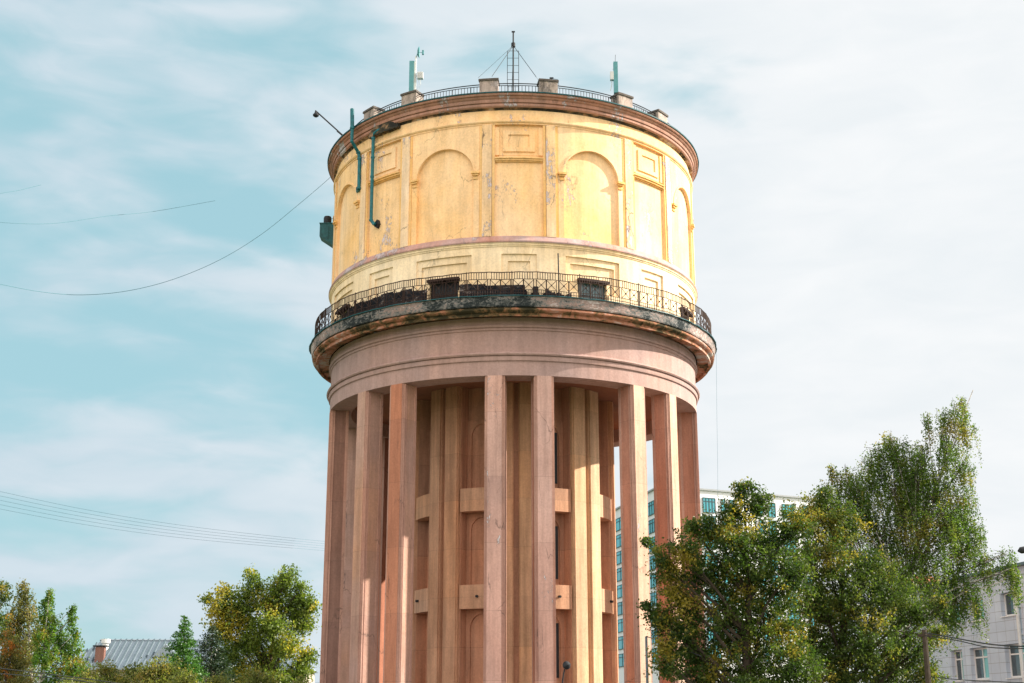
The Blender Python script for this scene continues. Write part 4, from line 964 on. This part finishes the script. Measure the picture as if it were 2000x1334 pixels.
def build_highrise():
    C = Vector((at(1290, 949, 245).x, 245, 0)); R1 = Vector((at(1592, 976, 260).x, 260, 0)); L1 = Vector((C.x - 8.0, 276 + 8, 0))
    H = at(1290, 950.5, 245).z
    e = empty('high_rise', C); tag(e, 'pale high rise with teal ribbon windows far behind the tower and the maple', 'building')
    wm, nt, bs = newmat('high_rise_panels'); tc = nd(nt, 'ShaderNodeTexCoord'); n = nd(nt, 'ShaderNodeTexNoise', Scale=.2, Detail=4.0); nt.links.new(tc.outputs['Object'], n.inputs['Vector'])
    nt.links.new(ramp(nt, n.outputs[0], [(.3, (.66, .68, .72)), (.7, (.74, .76, .80))]), bs.inputs[0]); bs.inputs['Roughness'].default_value = .7
    gl = glassmat('teal_glazing', (0.035, 0.32, 0.40), 0.12, 0.3, 0.15); fr = plain('glazing_frame', (.03, .05, .06), .5)
    r = R1 - C; l = L1 - C; far = r + l
    b = MB(); v = [(0, 0, 0), tuple(r), tuple(far), tuple(l)]
    vs = [(q[0], q[1], 0) for q in v] + [(q[0], q[1], H) for q in v]
    b.add(vs, [(0, 1, 5, 4), (1, 2, 6, 5), (2, 3, 7, 6), (3, 0, 4, 7), (4, 5, 6, 7)]); b.build('wall', wm, e)
    pc = plain('roof_coping', (.30, .32, .34), .6)
    b = MB(); 
    for p, q in ((Vector((0, 0, 0)), r), (Vector((0, 0, 0)), l)):
        d = (q - p); L_ = d.length; mid = (p + q) / 2; b.box((mid.x, mid.y, H + .1), (L_ + .6, 0.7, 0.3), math.atan2(d.y, d.x))
    b.build('parapet', pc, e)
    FH = 3.32
    def win(p, d, nrm, w, z0, z1, panes):
        b = MB(); a = math.atan2(d.y, d.x)
        c = p + nrm * 0.06; b.box((c.x, c.y, (z0 + z1) / 2), (w, 0.16, z1 - z0), a, 0)
        for k in range(panes + 1):
            q = p + d * (-w / 2 + w * k / panes) + nrm * 0.16; b.box((q.x, q.y, (z0 + z1) / 2), (0.13, 0.1, z1 - z0 - .02), a, 1)
        for z in (z0 + .05, z1 - .06, z1 - .7):
            q = p + nrm * 0.163; b.box((q.x, q.y, z), (w, 0.1, 0.1), a, 1)
        b.build('window', [gl, fr], e)
    dr = r.normalized(); nr = Vector((dr.y, -dr.x, 0)); dl = l.normalized(); nl = Vector((-dl.y, dl.x, 0))
    if nl.x > 0: nl = -nl
    def along(px, py=980):        # distance along the right face that shows at photo column px
        best = min((abs((C + dr * s * .1 - Vector((at(px, py, (C + dr * s * .1).y).x, (C + dr * s * .1).y, 0))).length), s * .1) for s in range(0, 330)); return best[1]
    ws = [(1331, 28, 4), (1384, 28, 4), (1411, 9, 1), (1428, 9, 1), (1484, 9, 1), (1506, 16, 2), (1538, 28, 4), (1572, 12, 2)]
    for fl in range(9):
        z1 = H - 1.35 - fl * FH; z0 = z1 - 2.75
        for (px, w, pn) in ws:
            s = along(px); win(C + dr * s - C, dr, nr, w * 0.096, z0, z1, pn)
    for fl in range(9):
        z1 = H - 1.9 - fl * FH; z0 = z1 - 2.5
        for s, ww in ((6.5, 5.5), (18.0, 6.0), (29.5, 11.5)): win(dl * s, dl, nl, ww, z0, z1, 4)
build_highrise()

def build_office():
    A = at(1876, 1131, 88.4); B = at(2000, 1106.5, 80.0)
    d = Vector((B.x - A.x, B.y - A.y, 0)).normalized(); start = Vector((A.x, A.y, 0)) - d * 9.5      # far end, hidden in the trees
    H = A.z; Lw = 9.5 + 26.0
    e = empty('office_building', start); e.rotation_euler = (0, 0, math.atan2(d.y, d.x)); tag(e, 'grey tiled office building with deep set windows at the right edge', 'building')
    inv = Matrix.Rotation(-math.atan2(d.y, d.x), 4, 'Z')
    def u_of(px, py):
        best = None
        for s in range(0, 3500):
            q = start + d * (s * .01); x = at(px, py, q.y).x
            if best is None or abs(x - q.x) < best[0]: best = (abs(x - q.x), s * .01, at(px, py, q.y).z)
        return best[1], best[2]
    wm, nt, bs = newmat('grey_facade_tiles'); tc = nd(nt, 'ShaderNodeTexCoord')
    mp = nd(nt, 'ShaderNodeMapping'); nt.links.new(tc.outputs['Object'], mp.inputs[0]); mp.inputs['Rotation'].default_value = (R_(90), 0, 0)
    br = nd(nt, 'ShaderNodeTexBrick', Scale=1.0); nt.links.new(mp.outputs[0], br.inputs['Vector']); br.offset = 0.0
    br.inputs['Color1'].default_value = (.50, .56, .66, 1); br.inputs['Color2'].default_value = (.55, .61, .70, 1); br.inputs['Mortar'].default_value = (.24, .24, .26, 1)
    br.inputs['Brick Width'].default_value = 1.15; br.inputs['Row Height'].default_value = 0.6; br.inputs['Mortar Size'].default_value = 0.012
    nz = nd(nt, 'ShaderNodeTexNoise', Scale=.7, Detail=5.0); nt.links.new(tc.outputs['Object'], nz.inputs['Vector'])
    nt.links.new(mixc(nt, 1.0, br.outputs[0], ramp(nt, nz.outputs[0], [(.3, .88), (.7, 1.06)]), 'MULTIPLY'), bs.inputs[0]); bs.inputs['Roughness'].default_value = .5
    wins = []
    for (xl, xr, yt, yb) in ((1954, 1989, 1152, 1203), (1891, 1921, 1171, 1213), (1841, 1874, 1178, 1219), (1964, 2004, 1256, 1322), (1896, 1930, 1264, 1328), (1859, 1881, 1270, 1331)):
        ym = (yt + yb) / 2; u0, _ = u_of(xl, ym); u1, _ = u_of(xr, ym); _, z1 = u_of((xl + xr) / 2, yt); _, z0 = u_of((xl + xr) / 2, yb)
        wins.append([u0, u1, z0, z1])
    up = [w for w in wins[:3]]; z1u = sum(w[3] for w in up) / 3; z0u = sum(w[2] for w in up) / 3; z1l = sum(w[3] for w in wins[3:]) / 3; z0l = sum(w[2] for w in wins[3:]) / 3
    for w in wins[:3]: w[2], w[3] = z0u, z1u
    for w in wins[3:]: w[2], w[3] = z0l, z1l
    ul = max(w[1] for w in wins) + 2.0
    while ul + 2.6 < Lw: wins.append([ul, ul + 2.2, z0u, z1u]); wins.append([ul, ul + 2.2, z0l, z1l]); ul += 4.6
    dep = 0.42
    us = uniq([0, Lw] + [w[0] for w in wins] + [w[1] for w in wins], .01); vs = uniq([0, H] + [z0u, z1u, z0l, z1l], .01)
    def dp(u, v):
        for w in wins:
            if w[0] < u < w[1] and w[2] < v < w[3]: return dep
        return 0.0
    # local frame: x along facade, facade faces local +y or -y: towards the camera side
    side = 1 if (Vector((-d.y, d.x, 0)).dot(-start) > 0) else -1
    b = MB(); grid(us, vs, dp, lambda u, v, r: (u, side * (-r), v), b)
    b.add([(0, 0, H), (Lw, 0, H), (Lw, -side * 14, H), (0, -side * 14, H), (0, 0, 0), (Lw, 0, 0), (Lw, -side * 14, 0), (0, -side * 14, 0)], [(0, 1, 2, 3), (1, 5, 6, 2), (2, 6, 7, 3), (3, 7, 4, 0)])
    b.build('wall', wm, e)
    b = MB(); b.box((Lw / 2, side * 0.12 - side * .3, H + 0.06), (Lw + .3, 0.9, 0.16)); b.build('roof_edge', plain('teal_grey_coping', (.10, .15, .17), .5), e)
    b = MB(); b.box((5.5, -side * 3, H + .5), (.9, .9, 1.0)); b.build('roof_vent', M['white_metal'], e)
    gl = glassmat('office_glass', (0.16, 0.46, 0.46), 0.1, 0.3, 0.5); gd = glassmat('office_glass_dark', (0.04, 0.06, 0.07), 0.1, 0.3, 0.5)
    fr = plain('white_window_frame', (.75, .76, .76), .5, 0, .05)
    for i, w in enumerate(wins):
        u0, u1, z0, z1 = w; y = -side * (dep - 0.09); b = MB(); t = 0.09; um = u0 + (u1 - u0) * 0.5
        for q in (u0 + t / 2, um, u1 - t / 2): b.box((q, y, (z0 + z1) / 2), (t, 0.12, z1 - z0 - .02))
        for q in (z0 + t / 2 + .02, z1 - t / 2 - .02): b.box(((u0 + u1) / 2, y + side * .003, q), (u1 - u0 - .02, 0.12, t))
        lowrow = z0 == z0l
        if lowrow: b.box(((u0 + u1) / 2, y + side * .003, z1 - (z1 - z0) * .3), (u1 - u0 - .02, 0.12, t))
        b.box(((u0 + u1) / 2, side * 0.03, z0 - .03), (u1 - u0 + .1, 0.12, 0.05))
        wo = b.build('window', fr, e)
        p = MB(); p.box(((um + u1) / 2, y - side * .01, (z0 + z1) / 2), (u1 - um - t, 0.03, z1 - z0 - .1)); p.build('pane', gl, wo)
        p = MB(); p.box(((um + u0) / 2, y - side * .01, (z0 + z1) / 2), (um - u0 - t, 0.03, z1 - z0 - .1)); p.build('pane', gd, wo)
    # downpipe
    up_, _ = u_of(1993, 1200); b = MB(); b.tube([(up_, side * 0.18, 0.2), (up_, side * 0.18, H - 0.5), (up_, side * 0.02, H - .1)], 0.10, 10)
    for q in range(6): b.box((up_, side * .06, 1.5 + q * 1.6), (.26, .14, .05))
    b.build('downpipe', M['white_metal'], e)
build_office()
def build_orange_roof():
    Y = 130; x0, x1 = at(1770, 1130, Y).x, at(1862, 1130, Y).x; zt = at(1820, 1117, Y).z; ze = at(1820, 1142, Y).z
    e = empty('red_roof_house', ((x0 + x1) / 2, Y, 0)); tag(e, 'small house with orange red roof glimpsed between the birch and the office building', 'house'); w = (x1 - x0) / 2
    b = MB(); b.box((0, 4, ze / 2), (2 * w - .6, 8, ze)); b.build('wall', plain('pale_wall', (.6, .57, .52), .8), e)
    b = MB(); b.add([(-w, 0, ze), (w, 0, ze), (w - 1, 4, zt), (-w + 1, 4, zt), (-w, 8, ze), (w, 8, ze)], [(0, 1, 2, 3), (5, 4, 3, 2), (0, 3, 4), (1, 5, 2), (0, 4, 5, 1)]); b.build('roof', plain('orange_red_roof', (.42, .16, .08), .7), e)
build_orange_roof()

# ================================================================ LAMPS, POLES, WIRES
def build_lamps():
    Y = 62.0; H = at(1107, 1300, Y)
    e = empty('park_lamp', (at(1097, 1300, Y).x, Y, 0)); tag(e, 'dark park lamp on a curved stem in front of the tower', 'street lamp')
    x = H.x - e.location.x; b = MB()
    b.tube([(0, 0, 0), (0, 0, H.z - 1.2), (0.02, 0, H.z - .75), (x * .35, 0, H.z - .35), (x * .6, 0, H.z - .15)], [.06, .05, .035, .03, .03], 8); b.build('pole', M['iron'], e)
    b = MB(); b.lathe([(0, .2), (.07, .19), (.15, .12), (.19, 0.0), (.16, -.06), (.12, -.12), (.08, -.16), (0, -.17)], 18); o = b.build('lamp_head', M['iron'], e, smooth=True); o.location = (x, 0, H.z); o.rotation_euler = (0, R_(-25), 0)
    # head reaching in at the right edge
    Y = 50.0; H = at(1996, 1075, Y); e = empty('street_lamp', (H.x + 1.9, Y, 0)); tag(e, 'dark street lamp head reaching in at the right edge above the office roof', 'street lamp')
    b = MB(); b.tube([(0, 0, 0), (0, 0, H.z - 1), (-.3, 0, H.z - .1), (-1.6, 0, H.z + .08)], [.09, .07, .05, .04], 8); b.build('pole', M['iron'], e)
    b = MB(); b.tube([(-1.5, 0, H.z + .06), (-1.75, 0, H.z + .03), (-1.95, 0, H.z + .0), (-2.05, 0, H.z - .03)], [.06, .13, .12, .03], 12); b.build('lamp_head', M['iron'], e, smooth=True)
    # slim mast by the lit column
    Y = 57.0; T = at(1262, 1243, Y); b = MB(); b.tube([(T.x, Y, 0), (T.x, Y, T.z)], [.07, .05], 8)
    tag(b.build('wire_pole', plain('grey_pole_paint', (.16, .19, .22), .6)), 'slim grey pole in front of the lit column left of the maple', 'pole')
    Y = 50.0; T2 = at(1805, 1230, Y); b = MB(); b.tube([(T2.x, Y, 0), (T2.x, Y, T2.z)], [.13, .09], 8); b.box((T2.x, Y, T2.z - .2), (.5, .1, .1))
    tag(b.build('utility_pole', M['bark']), 'dark wooden pole in front of the linden with wires to the right', 'pole')
    return T, T2
TP, TP2 = build_lamps()
def wire(name, label, pts, r, mat, group=None, sub=6):
    # smooth the given points with a Catmull-Rom curve
    P = [Vector(p) for p in pts]; out = []
    for i in range(len(P) - 1):
        p0 = P[max(0, i - 1)]; p1 = P[i]; p2 = P[i + 1]; p3 = P[min(len(P) - 1, i + 2)]
        for k in range(sub):
            t = k / sub; out.append(0.5 * ((2 * p1) + (-p0 + p2) * t + (2 * p0 - 5 * p1 + 4 * p2 - p3) * t * t + (-p0 + 3 * p1 - 3 * p2 + p3) * t ** 3))
    out.append(P[-1]); b = MB(); b.tube(out, r, 5); tag(b.build(name, mat), label, 'cable', group)
def wpx(l): return [at(x, y, Y) for x, y, Y in l]
wire('cable', 'long thin cable sagging from the left edge up to the tank wall', wpx([(-80, 538, 60), (0, 555, 62), (80, 570, 64), (160, 576, 66), (250, 568, 68), (340, 545, 70), (430, 507, 73), (510, 458, 76), (580, 402, 78), (641, 350, 80), (660, 330, 80.6)]), 0.014, M['cable_thin'])
wire('cable', 'faint cable arching in the sky above the longest sagging cable', wpx([(-60, 428, 62), (25, 436, 63), (110, 436, 65), (210, 422, 68), (300, 413, 71), (420, 392, 74)]), 0.010, M['cable_thin'])
wire('cable', 'short faint cable at the left edge above all the others', wpx([(-60, 390, 62), (0, 378, 63), (40, 371, 64), (80, 361, 65)]), 0.010, M['cable_thin'])
for i in range(5):
    y0 = 960 + i * 8.5
    wire('cable', None, wpx([(-60, y0 - 14, 70), (0, y0, 72), (150, y0 + 32 - i, 76), (300, y0 + 58 - 2 * i, 80), (450, y0 + 78 - 3 * i, 84), (640, y0 + 98 - 4 * i, 93), (760, y0 + 108 - 4 * i, 99)]), 0.007, M['cable_thin'], 'bundle of faint cables')
for i, o in enumerate([o for o in bpy.data.objects if o.get('group') == 'bundle of faint cables']): o['label'] = 'one of five faint parallel cables crossing the sky low at the left'
wire('cable', 'upper dark cable running right from the wooden pole across the office wall', [TP2 + Vector((0, 0, -.1))] + wpx([(1880, 1249, 46), (1940, 1259, 43), (2010, 1263, 40)]), 0.022, M['cable'])
wire('cable', 'lower dark cable from the wooden pole, crossing just under the upper one', [TP2 + Vector((0, 0, -.2))] + wpx([(1870, 1251, 46), (1930, 1264, 43), (2010, 1267, 40)]), 0.018, M['cable'])
wire('cable', 'lowest dark cable at the bottom right under the office windows', wpx([(1820, 1322, 50), (1880, 1328, 47), (2010, 1334, 42)]), 0.015, M['cable'])
wire('cable', 'black cable stretched from the slim grey pole into the maple', [TP] + wpx([(1310, 1258, 55), (1370, 1282, 53)]), 0.02, M['cable'])
wire('cable', 'upper black cable across the shrubs in the lower left corner', wpx([(-20, 1303, 50), (90, 1316, 50), (200, 1330, 50), (300, 1345, 50)]), 0.016, M['cable'])
wire('cable', 'lower black cable across the shrubs in the lower left corner', wpx([(-20, 1314, 48), (80, 1322, 48), (160, 1330, 48), (260, 1350, 48)]), 0.016, M['cable'])
wire('cable', 'faint wire hanging straight down from the balcony at the right', wpx([(1399, 690, 80), (1400, 800, 80), (1402, 960, 80), (1403, 1380, 80)]), 0.007, M['cable_thin'])
